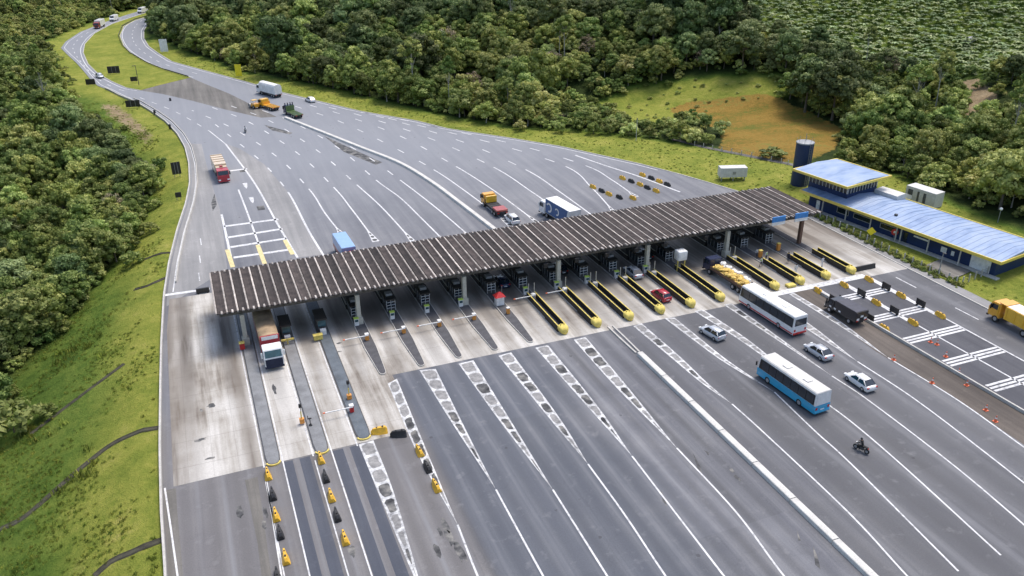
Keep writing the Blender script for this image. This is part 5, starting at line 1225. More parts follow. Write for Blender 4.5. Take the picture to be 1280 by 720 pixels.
# ------------------------------------------------------------------ people (one skinned surface each)
def skin_mesh(name, V, E, Rr, sub=1):
    me = bpy.data.meshes.new(name); me.from_pydata(V, E, []); o = bpy.data.objects.new(name, me); C.objects.link(o)
    md = o.modifiers.new('skin', 'SKIN'); md.use_smooth_shade = True
    if not me.skin_vertices: 
        bpy.context.view_layer.update()
    for i, r in enumerate(Rr):
        me.skin_vertices[0].data[i].radius = (r, r) if not isinstance(r, tuple) else r
    me.skin_vertices[0].data[0].use_root = True
    s = o.modifiers.new('sub', 'SUBSURF'); s.levels = sub; s.render_levels = sub
    dg = bpy.context.evaluated_depsgraph_get(); ev = o.evaluated_get(dg); m2 = bpy.data.meshes.new_from_object(ev)
    bpy.data.objects.remove(o); return m2
def skeleton(pose):
    # pelvis0 spine1 chest2 neck3 head4 headtop5 | L: sh hip... all in metres, +Y is the way they face
    if pose == 'ride':
        J = [(0,-.1,.85),(0,-.02,1.08),(0,.1,1.3),(0,.16,1.45),(0,.2,1.56),(0,.2,1.72)]
        arm = [(.19,.1,1.36),(.33,.3,1.15),(.33,.55,1.05),(.33,.63,1.04)]; leg = [(.12,-.06,.82),(.22,.32,.72),(.2,.1,.36),(.2,.12,.27),(.2,.28,.25)]
        arm2 = [(-a,b,c) for a,b,c in arm]; leg2 = [(-a,b,c) for a,b,c in leg]
    else:
        k = {'stand': 0, 'walk': .18, 'lean': .05}[pose]; ln = .12 if pose == 'lean' else 0
        J = [(0,0,.95),(0,.02+ln*.4,1.15),(0,.03+ln,1.38),(0,.05+ln*1.2,1.5),(0,.07+ln*1.3,1.6),(0,.06+ln*1.3,1.76)]
        arm = [(.2,.03+ln,1.42),(.27,-.02+k*.4+ln,1.15),(.28,.1+k+ln,.92),(.28,.14+k+ln,.83)]
        arm2 = [(-.2,.03+ln,1.42),(-.28,-.02-k*.5+ln,1.15),(-.28,.05-k+ln,.93),(-.28,.06-k+ln,.84)]
        leg = [(.1,0,.9),(.11,-k*.4+.03,.5),(.11,-k*1.3,.09),(.11,-k*1.3,.05),(.12,.15-k*1.3,.04)]
        leg2 = [(-.1,0,.9),(-.11,k*.9+.03,.5),(-.11,k*1.1,.09),(-.11,k*1.1,.05),(-.12,.15+k*1.1,.04)]
    V = list(J); E = [(0,1),(1,2),(2,3),(3,4),(4,5)]; Rr = [(.15,.12),(.145,.11),(.165,.12),.06,.10,.075]
    for ch, root, rr in ((arm,2,(.07,.052,.038,.042)),(arm2,2,(.07,.052,.038,.042)),(leg,0,(.095,.068,.05,.05,.045)),(leg2,0,(.095,.068,.05,.05,.045))):
        prev = root
        for p, r in zip(ch, rr): V.append(p); E.append((prev, len(V)-1)); Rr.append(r); prev = len(V)-1
    hand = arm[-1], arm2[-1]
    return V, E, Rr, hand, J
def person(label, loc, rz, pose='stand', top='cloth_white', legs='cloth_navy', vest=None, hat='hair', group=None):
    V, E, Rr, hand, J = skeleton(pose); me = skin_mesh('person', V, E, Rr)
    for k in (top, legs, 'skin', 'cloth_black'): me.materials.append(M[k])
    co = np.array([v.co[:] for v in me.vertices]); hz = J[0][2]
    for p in me.polygons:
        c = p.center; d = min((c-Vector(h)).length for h in hand)
        fi = 0
        if c.z < hz-.0 and not (abs(c.x) > .2 and pose != 'ride'): fi = 1
        if pose == 'ride' and c.z < .98: fi = 1
        if c.z < (.12 if pose != 'ride' else .33): fi = 3
        if c.z > J[3][2]+.0 or d < .09: fi = 2
        p.material_index = fi
    o = bpy.data.objects.new('person', me); C.objects.link(o); o.location = loc; o.rotation_euler = (0,0,rz); tag(o, label, 'person', group)
    h = Vector(J[4]); bm = B()
    bmesh.ops.create_uvsphere(bm, u_segments=12, v_segments=8, radius=.128, matrix=Matrix.Translation(h+Vector((0,-.012,.06))) @ Matrix.Diagonal((1,1.12,1.05,1)))
    bmesh.ops.delete(bm, geom=[v for v in bm.verts if v.co.z < h.z+(.02 if hat != 'helmet' else -.05)], context='VERTS')
    obj({'hair':'hair','cap':'cap','helmet':'helmet'}[hat], bm, {'hair':'cloth_black','cap':'cloth_navy','helmet':'plastic_black'}[hat], o)
    bm = B()
    for s in (-1, 1): bmesh.ops.create_icosphere(bm, subdivisions=1, radius=.018, matrix=Matrix.Translation(h+Vector((s*.038,.098,.05))))
    obj('eyes', bm, 'cloth_black', o); bm = B(); loft(bm, [[(-.018,.095,0),(.018,.095,0),(.0,.095,.06)],[(-.008,.125,.005),(.008,.125,.005),(0,.105,.05)]]); obj('nose', bm, 'skin', o, loc=(h.x,h.y,h.z))
    if vest:
        bm = B(); z0, z1 = J[0][2]+.08, J[2][2]+.06; r = []
        for z, w, dp in ((z0,.175,.145),((z0+z1)/2,.18,.15),(z1,.15,.13)):
            t_ = (z-J[0][2])/(J[2][2]-J[0][2]); yy = J[0][1]+(J[2][1]-J[0][1])*t_
            r.append([(w*math.cos(u), yy+dp*math.sin(u), z) for u in np.linspace(0, 2*math.pi, 15)[:-1]])
        loft(bm, r, True, False); obj('safety_vest', bm, vest, o, True)
    return o
pg = 'people on the right hand toll islands'
p = at(946,322); person('worker in white shirt standing apart on the lane before the brown column', (p[0], p[1], .02), R(150), 'stand', 'cloth_white', 'cloth_navy', None, 'cap', pg)
p = at(951,333); person('worker in lime vest walking beside the eighth yellow guard rail', (p[0], p[1], .02), R(60), 'walk', 'cloth_white', 'cloth_navy', 'cloth_green', 'hair', pg)
p = at(957,325); person('worker in lime vest next to the orange post on the right', (p[0], p[1], .02), R(200), 'stand', 'cloth_white', 'cloth_navy', 'cloth_green', 'cap', pg)
p = at(985,328); person('worker in dark shirt bending beside the second orange post', (p[0], p[1], .23), R(120), 'lean', 'cloth_navy', 'cloth_navy', None, 'hair', pg)
p = at(994,342); person('worker in white standing at the ninth yellow guard rail', (p[0], p[1], .02), R(170), 'stand', 'cloth_white', 'cloth_white', None, 'hair', pg)
p = at(1027,333); person('worker in white with dark cap at the last yellow guard rail', (p[0], p[1], .02), R(190), 'stand', 'cloth_white', 'cloth_white', None, 'cap', pg)
# motorcycles with riders
def motorcycle(label, loc, rz, mat):
    t = thing('motorcycle', label, 'motorcycle', loc, rz)
    for y in (-.66, .68):
        bm = B(); loft(bm, [[(u, rr*math.cos(a), rr*math.sin(a)) for a in np.linspace(0, 2*math.pi, 21)[:-1]] for u, rr in ((-.06,.26),(-.05,.31),(.05,.31),(.06,.26))]); w = obj('wheel', bm, 'rubber', t, loc=(0,y,.31))
        bm = B(); cyl(bm, (-.065,0,0), (.065,0,0), .17, .17, 12); obj('rim', bm, 'rim', w)
    bm = B(); box(bm, -.15, .15, -.1, .42, .62, .9, .07); obj('fuel_tank', bm, mat, t)
    bm = B(); box(bm, -.16, .16, -.75, -.08, .72, .84, .05); obj('seat', bm, 'cloth_black', t)
    bm = B(); box(bm, -.16, .16, -.3, .32, .28, .62, .06); obj('engine', bm, 'dark_steel', t)
    bm = B(); cyl(bm, (-.09,.68,.31), (-.07,.45,1.0), .03); cyl(bm, (.09,.68,.31), (.07,.45,1.0), .03); obj('fork', bm, 'steel', t)
    bm = B(); cyl(bm, (-.38,.5,1.02), (.38,.5,1.02), .022, .022, 8); obj('handlebar', bm, 'dark_steel', t)
    bm = B(); cyl(bm, (0,.58,.9), (0,.7,.88), .1, .12, 12); obj('headlight', bm, 'lamp_white', t)
    bm = B(); cyl(bm, (.17,.1,.35), (.2,-.8,.42), .05, .06, 10); obj('exhaust', bm, 'steel', t)
    bm = B(); box(bm, -.07, .07, -.82, -.74, .66, .76); obj('taillight', bm, 'lamp_red', t)
    return t
p = at(1076,564); motorcycle('black motorcycle on the right lanes near the lower edge', (p[0], p[1], .02), R(18), 'dark_paint'); person('rider dressed in black with helmet on the near motorcycle', (p[0], p[1], .02), R(18), 'ride', 'cloth_black', 'cloth_black', None, 'helmet')
p = at(307,165.5); rzz = heading((300,150),(312,180))+R(180); motorcycle('dark motorcycle on the wide road left of the curved barrier', (p[0], p[1], .02), rzz, 'dark_paint'); person('rider with white jacket on the far motorcycle', (p[0], p[1], .02), rzz, 'ride', 'cloth_white', 'cloth_black', None, 'helmet')

for o in list(C.objects):
    if o.parent is None and o.get('category') in ('car','truck','van','roller','motorcycle','person','bus','sacks','bundle'): o.scale = (VS,)*3
# ------------------------------------------------------------------ office building at the right (own frame: u along the front towards the camera, v away from the road)
BO = np.array((131.4, 148.0)); BA = math.atan2(-.167, -.986)          # local +y points along u
bz = math.atan2(-.167, -.986)
bld = thing('office_building', 'long navy office building with pale blue roof and yellow eaves beside the plaza', 'building', (BO[0], BO[1], 0), 0)
bld.rotation_euler = (0,0,0)
bld.rotation_euler = (0,0, math.atan2(-.986, .167))                   # local +x = u
# local: x = u (0..48.2), y = -v (v 0..15): front at y=0, back at y=+15 (left of u direction is +v)
LB, WB = 48.2, 15.0
bm = B(); box(bm, .8, LB-1.6, 1.9, WB-1.2, -.2, 3.55); obj('wall', bm, 'navy_wall', bld)
bm = B(); prism(bm, [(-.1,3.98),(WB/2,4.75),(WB+.1,3.98),(WB+.1,3.86),(-.1,3.86)], -.4, LB+.1, 'x'); rf = obj('roof', bm, 'roof_blue', bld)
bm = B()
for k in range(33): box(bm, -.38+k*1.5, -.30+k*1.5, .1, WB/2-.05, 4.03, 4.06) if False else prism(bm, [(.0,4.0),(WB/2,4.77),(WB,4.0),(WB,4.04),(WB/2,4.81),(0,4.04)], -.36+k*1.5, -.28+k*1.5, 'x')
obj('roof_seam', bm, 'roof_blue', rf)
bm = B(); box(bm, -.62, LB+.3, -.34, -.11, 3.5, 4.12, .03); box(bm, -.62, LB+.3, WB+.11, WB+.34, 3.5, 4.12, .03); box(bm, LB+.11, LB+.33, -.10, WB+.10, 3.5, 4.12, .03); box(bm, -.64, -.42, -.10, WB+.10, 3.5, 4.12, .03); obj('fascia', bm, 'fascia_yellow', bld)
bm = B(); box(bm, 1.5, LB-.2, .4, 1.7, -.15, .08); obj('walkway', bm, 'concrete_pale', bld)
for u in (6, 12.5, 19, 25.5, 26.6, 33, 40.0):
    bm = B(); box(bm, u-.11, u+.11, .25, .47, -.1, 3.5); obj('pillar', bm, 'concrete_pale', bld)
for u0, u1, z0, z1, m_ in ((9.0,12.0,1.2,2.4,'glass'),(13.5,18.0,1.3,2.3,'glass'),(20.5,24.5,1.3,2.3,'glass'),(28.6,32.0,1.9,2.3,'white_plain'),(35,36.3,.9,2.1,'white_plain'),(37.3,38.0,.9,1.9,'white_plain')):
    bm = B(); box(bm, u0, u1, 1.84, 1.90, z0, z1, .01); w = obj('window', bm, m_, bld)
    bm = B(); box(bm, u0-.1, u1+.1, 1.80, 1.87, z0-.1, z0); box(bm, u0-.1, u1+.1, 1.80, 1.87, z1, z1+.1); box(bm, u0-.1, u0, 1.80, 1.87, z0, z1); box(bm, u1, u1+.1, 1.80, 1.87, z0, z1); obj('window_frame', bm, 'navy_wall' if m_ == 'white_plain' else 'concrete_pale', w)
bm = B(); box(bm, 41.5, 45.6, 1.78, 1.9, 0, 2.9, .02); obj('panel_door', bm, 'white_plain', bld)
for u in (26.2, 3.0):
    bm = B(); box(bm, u, u+1.0, 1.82, 1.9, 0, 2.2); d_ = obj('door', bm, 'white_plain' if u < 5 else 'glass', bld); bm = B(); box(bm, u+.82, u+.9, 1.76, 1.83, 1.0, 1.15); obj('handle', bm, 'steel', d_)
# raised first bay with its own roof
bm = B(); box(bm, -1.2, 9.8, 3.2, 13.6, 3.55, 5.4); obj('tower_wall', bm, 'navy_wall', bld)
bm = B(); box(bm, -1.1, 9.7, 3.3, 13.5, 5.4, 8.0); tg = obj('tower_glazing', bm, 'glass', bld)
bm = B()
for k in range(12): box(bm, -1.2+k*.98, -1.2+k*.98+.22, 3.16, 3.32, 5.4, 8.0); box(bm, -1.2+k*.98, -1.2+k*.98+.22, 13.48, 13.64, 5.4, 8.0)
for k in range(11): box(bm, 9.68, 9.84, 3.34+k*1.0, 3.34+k*1.0+.22, 5.4, 8.0); box(bm, -1.24, -1.08, 3.34+k*1.0, 3.34+k*1.0+.22, 5.4, 8.0)
obj('mullion', bm, 'concrete_pale', tg)
bm = B(); prism(bm, [(-.1,8.4),(7.5,8.9),(14.7,8.4),(14.7,8.1),(-.1,8.1)], -3.2, 11.9, 'x'); r2 = obj('tower_roof', bm, 'roof_blue', bld)
bm = B(); box(bm, -3.5, 12.2, -.38, -.12, 7.95, 8.5, .03); box(bm, -3.5, 12.2, 14.72, 14.98, 7.95, 8.5, .03); box(bm, 11.92, 12.18, -.1, 14.7, 7.95, 8.5, .03); box(bm, -3.48, -3.22, -.1, 14.7, 7.95, 8.5, .03); obj('tower_fascia', bm, 'fascia_yellow', r2)
bm = B(); prism(bm, [(12.0,3.6),(17.5,3.6),(17.5,4.4),(14.8,5.4),(12.0,5.2)], 10.5, 16.5, 'x'); obj('annex', bm, 'container', bld)
bm = B(); box(bm, 22.3, 22.9, 3.2, 3.7, 4.3, 4.75, .05); obj('roof_vent', bm, 'dark_steel', bld)
# navy water tank
t = thing('water_tank', 'tall dark navy cylindrical water tank beside the office building', 'water tank', (141.9,161.4,-.15))
bm = B(); cyl(bm, (0,0,0), (0,0,10.9), 2.15, 2.15, 40); obj('tank_shell', bm, 'tank_navy', t, False)
bm = B(); cyl(bm, (0,0,10.9), (0,0,11.15), 2.25, 2.2, 40); cyl(bm, (0,0,11.15), (0,0,11.35), 2.1, .5, 40); obj('tank_lid', bm, 'steel', t)
bm = B()
for a in np.linspace(0, 2*math.pi, 9)[:-1]: cyl(bm, (2.0*math.cos(a),2.0*math.sin(a),11.1), (2.0*math.cos(a),2.0*math.sin(a),12.1), .04, .04, 6)
cyl(bm, (.3,.3,11.4), (.3,.3,13.2), .06, .05, 6); obj('top_railing', bm, 'steel', t)
bm = B()
for s in (-.3, .3): box(bm, s-.03, s+.03, -2.32, -2.26, .3, 11.2)
for k in range(26): box(bm, -.3, .3, -2.31, -2.27, .5+k*.42, .54+k*.42)
obj('ladder', bm, 'steel', t)
# white containers
t = thing('container', 'small white container raised on the lawn behind the canopy', 'container', (128.3,171.2,-.14), R(-18))
bm = B(); box(bm, -3.5, 3.5, -1.3, 1.3, 1.0, 3.5, .05); obj('container_body', bm, 'container', t); bm = B(); box(bm, -.3, .5, -1.33, -1.29, 1.8, 2.5); obj('vent', bm, 'steel', t)
bm = B()
for x in (-3, 0, 3):
    for y in (-1, 1): box(bm, x-.12, x+.12, y-.12, y+.12, 0, 1.0)
obj('leg', bm, 'steel', t)
t = thing('container', 'white generator container with dark louvres behind the office building', 'container', (159.3,138.3,-.1), math.atan2(-.986,.167))
bm = B(); box(bm, -3.9, 3.9, -1.6, 1.8, .3, 4.0, .12); obj('container_body', bm, 'container', t)
for x, w in ((-2.6,1.2),(-.5,.5),(1.2,.7)):
    bm = B(); box(bm, x-w/2, x+w/2, -1.66, -1.59, .9, 3.3); l = obj('louvre', bm, 'louvre', t)
    bm = B()
    for k in range(9): box(bm, x-w/2, x+w/2, -1.70, -1.665, 1.0+k*.25, 1.06+k*.25)
    obj('blade', bm, 'steel', l)
bm = B(); box(bm, -3.7, 3.7, -1.5, 1.7, 0, .3); obj('skid', bm, 'dark_steel', t)
# perimeter fence with white concrete posts and mesh, in front of the building
def fence(label, P, h=1.7, step=2.1):
    t = thing('fence', label, 'fence', (0,0,0)); Q, _ = resample(P, step)
    for q_ in Q:
        bm = B(); z = float(zt(*q_)); box(bm, q_[0]-.09, q_[0]+.09, q_[1]-.09, q_[1]+.09, z-.1, z+h); obj('fence_post', bm, 'concrete_pale', t)
    bm = B()
    for a, b in zip(Q, Q[1:]):
        za, zb = float(zt(*a)), float(zt(*b))
        for k in range(4): cyl(bm, (*a, za+.2+k*.4), (*b, zb+.2+k*.4), .016, .016, 4, False)
        for s in np.linspace(.1, .9, 6): m_ = a+(b-a)*s; cyl(bm, (*m_, za+.15), (*m_, za+1.5), .010, .010, 4, False)
    obj('fence_mesh', bm, 'dark_steel', t); return t
fence('wire fence with white posts along the verge in front of the office building', [(130.4,142),(130.6,130),(130.4,118),(130.8,108),(131.6,102.6)])
fence('wire fence with white posts closing the lawn at the near end of the office building', [(132.4,101.9),(139,103.2),(146,104.6),(152,105.9)])
fence('wire fence along the far side of the right hand lawn', [ground(*p)[:2] for p in ((868,182),(900,189),(940,196),(985,206))], 1.3, 3.0)
# pavement between kerb and fence
bm = B(); poly(bm, [(128.4,150),(130.2,150),(130.3,130),(130.2,110),(130.8,101),(131.5,40),(128.4,40)], .06); bmesh.ops.triangulate(bm, faces=bm.faces[:]); structure('pavement', bm, 'shoulder')
bm = B(); poly(bm, [(132.0,104),(138.5,105.5),(140.5,108),(139.0,112.5),(131.8,111)], .03); structure('forecourt', bm, 'gravel')
# path behind the lawn
Q = [ground(*p) for p in ((840,174),(880,184),(930,194),(1000,208))]; bm = B(); Q2, _ = resample([(a, b) for a, b, c in Q], 2); n = normals2(Q2)
loft(bm, [[(p[0]+k[0]*o, p[1]+k[1]*o, float(zt(p[0]+k[0]*o, p[1]+k[1]*o))+.06) for o in (-.8,.8)] for p, k in zip(Q2, n)], False, False); structure('path', bm, 'gravel')
# yellow diamond sign, red board, lamp posts
g = (130.9,124.8,0); t = thing('warning_sign', 'yellow diamond warning sign on a post before the office fence', 'sign', g, R(-40))
bm = B(); cyl(bm, (0,0.08,-.2), (0,.08,3.0), .06, .06, 8); obj('sign_post', bm, 'steel', t)
bm = B(); prism(bm, [(0,1.5),(.95,2.45),(0,3.4),(-.95,2.45)], -.04, .04, 'y'); s_ = obj('sign_board', bm, 'sign_yellow', t)
bm = B(); prism(bm, [(0,1.62),(.83,2.45),(0,3.28),(-.83,2.45)], -.05, -.041, 'y'); prism(bm, [(0,1.70),(.75,2.45),(0,3.2),(-.75,2.45)], -.052, -.051, 'y') if False else None; obj('sign_border', bm, 'sign_yellow', s_)
p = at(1113,303); t = thing('round_sign', 'red round sign on a thin post near the office wall', 'sign', (p[0]+1.2,p[1]+.5,0), R(-40))
bm = B(); cyl(bm, (0,.06,-.2), (0,.06,2.2), .05, .05, 8); obj('sign_post', bm, 'steel', t); bm = B(); cyl(bm, (0,-.03,2.0), (0,.03,2.0), .75, .75, 8); s_ = obj('sign_board', bm, 'sign_red', t); bm = B(); cyl(bm, (0,-.04,2.0), (0,-.031,2.0), .28, .28, 12); obj('sign_symbol', bm, 'white_plain', s_)
p = at(1170,344); t = thing('lamp_post', 'grey lamp post on the pavement before the office building', 'lamp post', (p[0]+.6,p[1],.05)); bm = B(); cyl(bm, (0,0,0), (0,0,4.6), .12, .08, 8); cyl(bm, (0,0,0), (0,0,1.4), .2, .18, 10); obj('pole', bm, 'steel', t); bm = B(); box(bm, -.15, .15, -.6, .15, 4.55, 4.7, .03); obj('lamp_head', bm, 'dark_steel', t)
g = ground(1247,278); t = thing('lamp_post', 'small lamp post with white globe at the wood edge on the right', 'lamp post', g); bm = B(); cyl(bm, (0,0,-.2), (0,0,3.0), .09, .07, 8); obj('pole', bm, 'steel', t); bm = B(); bmesh.ops.create_uvsphere(bm, u_segments=12, v_segments=8, radius=.36, matrix=Matrix.Translation((0,0,3.25))); obj('globe', bm, 'lamp_white', t, True)
for a, lab in (((793,178),'tall pale pole at the bushes on the right verge'),((960,205),'slim utility pole near the reed bed')):
    pass
g = ground(795,176); t = thing('pole', 'tall pale pole before the bushes on the right verge', 'pole', g); bm = B(); cyl(bm, (0,0,-.2), (0,0,6.5), .12, .09, 8); obj('shaft', bm, 'concrete_pale', t); bm = B(); cyl(bm, (0,0,6.5), (0,0,6.8), .2, .2, 8); obj('cap', bm, 'dark_steel', t)
g = ground(562,142); t = thing('pole', 'slim grey pole at the wood edge above the curved barrier', 'pole', g); bm = B(); cyl(bm, (0,0,-.2), (0,0,10), .13, .09, 8); obj('shaft', bm, 'steel', t); bm = B(); cyl(bm, (0,0,10), (0,0,10.25), .2, .2, 8); obj('cap', bm, 'dark_steel', t)
# small farmhouse among the trees, far right
g = ground(1212,52); t = thing('farmhouse', 'small pale roofed shed among the trees at the edge of the plantation', 'house', (g[0], g[1], g[2]), R(20))
bm = B(); box(bm, -5, 5, -3, 3, -.5, 2.8); obj('wall', bm, 'container', t); t.scale = (.42,.42,.42); bm = B(); prism(bm, [(-3.6,2.8),(0,4.4),(3.6,2.8),(3.6,2.65),(0,4.2),(-3.6,2.65)], -5.6, 5.6, 'x'); obj('roof', bm, 'steel', t); bm = B(); box(bm, -1, 0, -3.05, -2.98, 0, 2); obj('door', bm, 'louvre', t)

# ------------------------------------------------------------------ vegetation
def crown_mesh(name, seed, R_, Hc, z0, nclump, nleaf, leaf, flat=.8, droop=0., inner=True):
    """leaf faces clustered on clumps through a dome, tone per clump and per leaf"""
    r = np.random.default_rng(seed); co = []; tone = []
    k = np.arange(nclump)+.5; ph = np.pi*(1+5**.5)*k; cz = 1-1.35*k/nclump
    cr_ = np.sqrt(np.clip(1-cz**2, 0, 1)); rad = r.uniform(.55, 1.0, nclump)
    cen = np.c_[cr_*np.cos(ph)*R_*rad, cr_*np.sin(ph)*R_*rad, z0+Hc*.45+cz*Hc*.5*r.uniform(.8, 1.1, nclump)]
    cen += r.normal(0, R_*.08, cen.shape)
    crd = R_*r.uniform(.20, .42, nclump); ct = np.clip(r.normal(.5, .17, nclump), .1, .9)
    per = np.maximum(12, (nleaf*crd**2/np.sum(crd**2))).astype(int)
    P = []; Nn = []; T = []
    for c, d, t, n in zip(cen, crd, ct, per):
        v = r.normal(size=(n, 3)); v /= np.linalg.norm(v, axis=1)[:,None]; v[:,2] = np.where(v[:,2] < -.35, -v[:,2], v[:,2])
        s = d*r.uniform(.72, 1.08, n)[:,None]*np.array([1,1,flat]); P.append(c+v*s); Nn.append(v+r.normal(0,.45,(n,3))); T.append(t+r.normal(0,.10,n))
    P = np.concatenate(P); Nn = np.concatenate(Nn); T = np.concatenate(T); n = len(P)
    Nn /= np.linalg.norm(Nn, axis=1)[:,None]
    a = np.cross(Nn, r.normal(size=(n,3))); a /= np.linalg.norm(a, axis=1)[:,None]; b = np.cross(Nn, a)
    s = leaf*r.uniform(.6, 1.35, n)[:,None]
    V = np.stack([P-a*s*.5, P+b*s*.32-Nn*s*.08, P+a*s*.62, P-b*s*.32-Nn*s*.08], 1).reshape(-1,3); F = np.arange(n*4).reshape(n,4); TT = np.repeat(T, 4)
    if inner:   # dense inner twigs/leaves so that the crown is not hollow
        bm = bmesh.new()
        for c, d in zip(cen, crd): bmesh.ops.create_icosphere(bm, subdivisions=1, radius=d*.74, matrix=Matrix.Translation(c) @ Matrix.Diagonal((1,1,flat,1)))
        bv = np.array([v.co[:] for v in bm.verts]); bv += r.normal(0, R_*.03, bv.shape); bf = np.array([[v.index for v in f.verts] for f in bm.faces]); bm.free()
    me = bpy.data.meshes.new(name)
    if inner:
        V2 = np.concatenate([V, bv]); tri = bf+len(V)
        me.vertices.add(len(V2)); me.vertices.foreach_set('co', V2.astype(np.float32).ravel())
        li = np.concatenate([F.ravel(), tri.ravel()]); me.loops.add(len(li)); me.loops.foreach_set('vertex_index', li.astype(np.int32))
        ls = np.concatenate([np.arange(n)*4, n*4+np.arange(len(tri))*3]); lt = np.concatenate([np.full(n,4), np.full(len(tri),3)])
        me.polygons.add(len(ls)); me.polygons.foreach_set('loop_start', ls.astype(np.int32)); me.polygons.foreach_set('loop_total', lt.astype(np.int32)); me.update()
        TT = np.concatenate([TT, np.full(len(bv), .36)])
    else: np_mesh(me, V, F)
    at_ = me.attributes.new('tone', 'FLOAT', 'POINT'); at_.data.foreach_set('value', TT.astype(np.float32)); return me
def trunk_mesh(name, seed, h, r0, R_, n=5):
    r = np.random.default_rng(seed); bm = B(); lean = r.normal(0, .03*h, 2)
    pts = [(lean[0]*t*t, lean[1]*t*t, h*t) for t in (0, .35, .7, 1.0)]
    for i in range(3): cyl(bm, pts[i], pts[i+1], r0*(1-.25*i), r0*(1-.25*(i+1)), 7, i == 0)
    for k in range(n):
        a = 2*math.pi*k/n+r.uniform(-.4,.4); b = Vector(pts[2])*r.uniform(.85,1.25); cyl(bm, b, (b.x+math.cos(a)*R_*.6, b.y+math.sin(a)*R_*.6, b.z+h*r.uniform(.15,.4)), r0*.38, r0*.12, 5, False)
    me = bpy.data.meshes.new(name); bm.to_mesh(me); bm.free(); return me
KIND = {}   # kind -> list of (crown mesh, trunk mesh)
def make_kind(kind, leafmat, bark, n, R_, H, z0, clumps, leaves, leaf, r0, **kw):
    KIND[kind] = []
    for i in range(n):
        c = crown_mesh('crown', hash(kind)%1000 if False else sum(map(ord, kind))+i*17, R_*random.uniform(.92,1.08), H-z0, z0, clumps, leaves, leaf, **kw); c.materials.append(M[leafmat])
        t = trunk_mesh('trunk', i*7+3, z0+(H-z0)*.45, r0, R_); t.materials.append(M[bark]); KIND[kind].append((c, t))
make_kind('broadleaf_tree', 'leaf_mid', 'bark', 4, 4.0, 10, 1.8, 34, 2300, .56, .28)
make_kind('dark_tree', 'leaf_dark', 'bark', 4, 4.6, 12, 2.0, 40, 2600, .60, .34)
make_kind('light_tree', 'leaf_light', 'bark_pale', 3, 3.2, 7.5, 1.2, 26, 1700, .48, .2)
make_kind('tall_tree', 'leaf_mid', 'bark_pale', 3, 2.9, 17, 9.5, 18, 1300, .55, .24)
make_kind('bare_tree', 'leaf_brown', 'bark_pale', 2, 3.4, 10, 2.2, 24, 900, .42, .2, inner=False)
make_kind('shrub', 'leaf_mid', 'bark', 3, 1.5, 2.2, .1, 12, 520, .34, .06)
make_kind('pale_shrub', 'leaf_light', 'bark', 2, 1.7, 2.4, .1, 12, 520, .36, .06)
made = {}
def tree(kind, loc, s, label, cat='tree', group=None, sz=None, rz=None, name=None):
    c, tr = KIND[kind][random.randrange(len(KIND[kind]))]
    t = thing(name or kind, label, cat, loc, random.uniform(0, 6.28) if rz is None else rz, group); t.scale = (s, s, (sz or s))
    for nm, me in (('crown', c), ('trunk', tr)):
        o = bpy.data.objects.new(nm, me); C.objects.link(o); o.parent = t
    return t

# scatter: jittered grid over the ground in (and a little beyond) the view, kind decided by the mapped zones
def scatter(x0, x1, y0, y1, step, seed):
    r = np.random.default_rng(seed); xs = np.arange(x0, x1, step); ys = np.arange(y0, y1, step*.87); out = []
    for j, y in enumerate(ys):
        x = xs+(step/2 if j % 2 else 0); out.append(np.c_[x+r.uniform(-.36,.36,len(x))*step, np.full(len(x), y)+r.uniform(-.36,.36,len(x))*step])
    return np.concatenate(out)
def inview(x, y, z, m=60):
    u, v, w = pixel(np.c_[x, y, z]); return u, v, (w > 0) & (u > -m) & (u < 1280+m) & (v > -m*2) & (v < 720+m)
NOROAD = lambda x, y: (x < XL(y)-3.5) | (x > XR(y)+6)
DROP = gpoly((1196,300),(1280,330),(1280,262),(1135,225),(1020,205),(1000,195),(860,178),(780,166),(640,158),(470,122))
TANKZ = gpoly((895,160),(1062,160),(1058,196),(1036,216),(985,208),(900,192))
LOWZ = gpoly((690,168),(690,112),(905,100),(905,165),(1010,206),(860,184))
trees = []
# left wood
Pn = scatter(-130, 0, 95, 640, 4.6, 5); x, y = Pn.T; z = zt(x, y); u, v, ok = inview(x, y, z+5, 50)
k = ok & inpoly(WOOD_LEFT, x, y) & (x < XL(y)-4.5); trees += [(a, b, c, 'L') for a, b, c in zip(x[k], y[k], z[k])]
# right wood: everything beyond the verge that is not lawn, reeds, plantation or clearing
Pn = scatter(-10, 760, 60, 900, 5.7, 6); x, y = Pn.T; z = zt(x, y); u, v, ok = inview(x, y, z+6, 60)
bx = (x-BO[0])*.986+(y-BO[1])*.167
blk = inpoly(VERGE_R, x, y) | inpoly(WET, x, y) | inpoly(WETG, x, y) | inpoly(PLANT, x, y) | inpoly(PLANT2, x, y) | inpoly(CLEAR, x, y) | inpoly(TANKZ, x, y) | ((bx < 38) & (y < 165))
k = ok & (x > XR(y)+5) & ~blk; trees += [(a, b, c, 'R') for a, b, c in zip(x[k], y[k], z[k])]
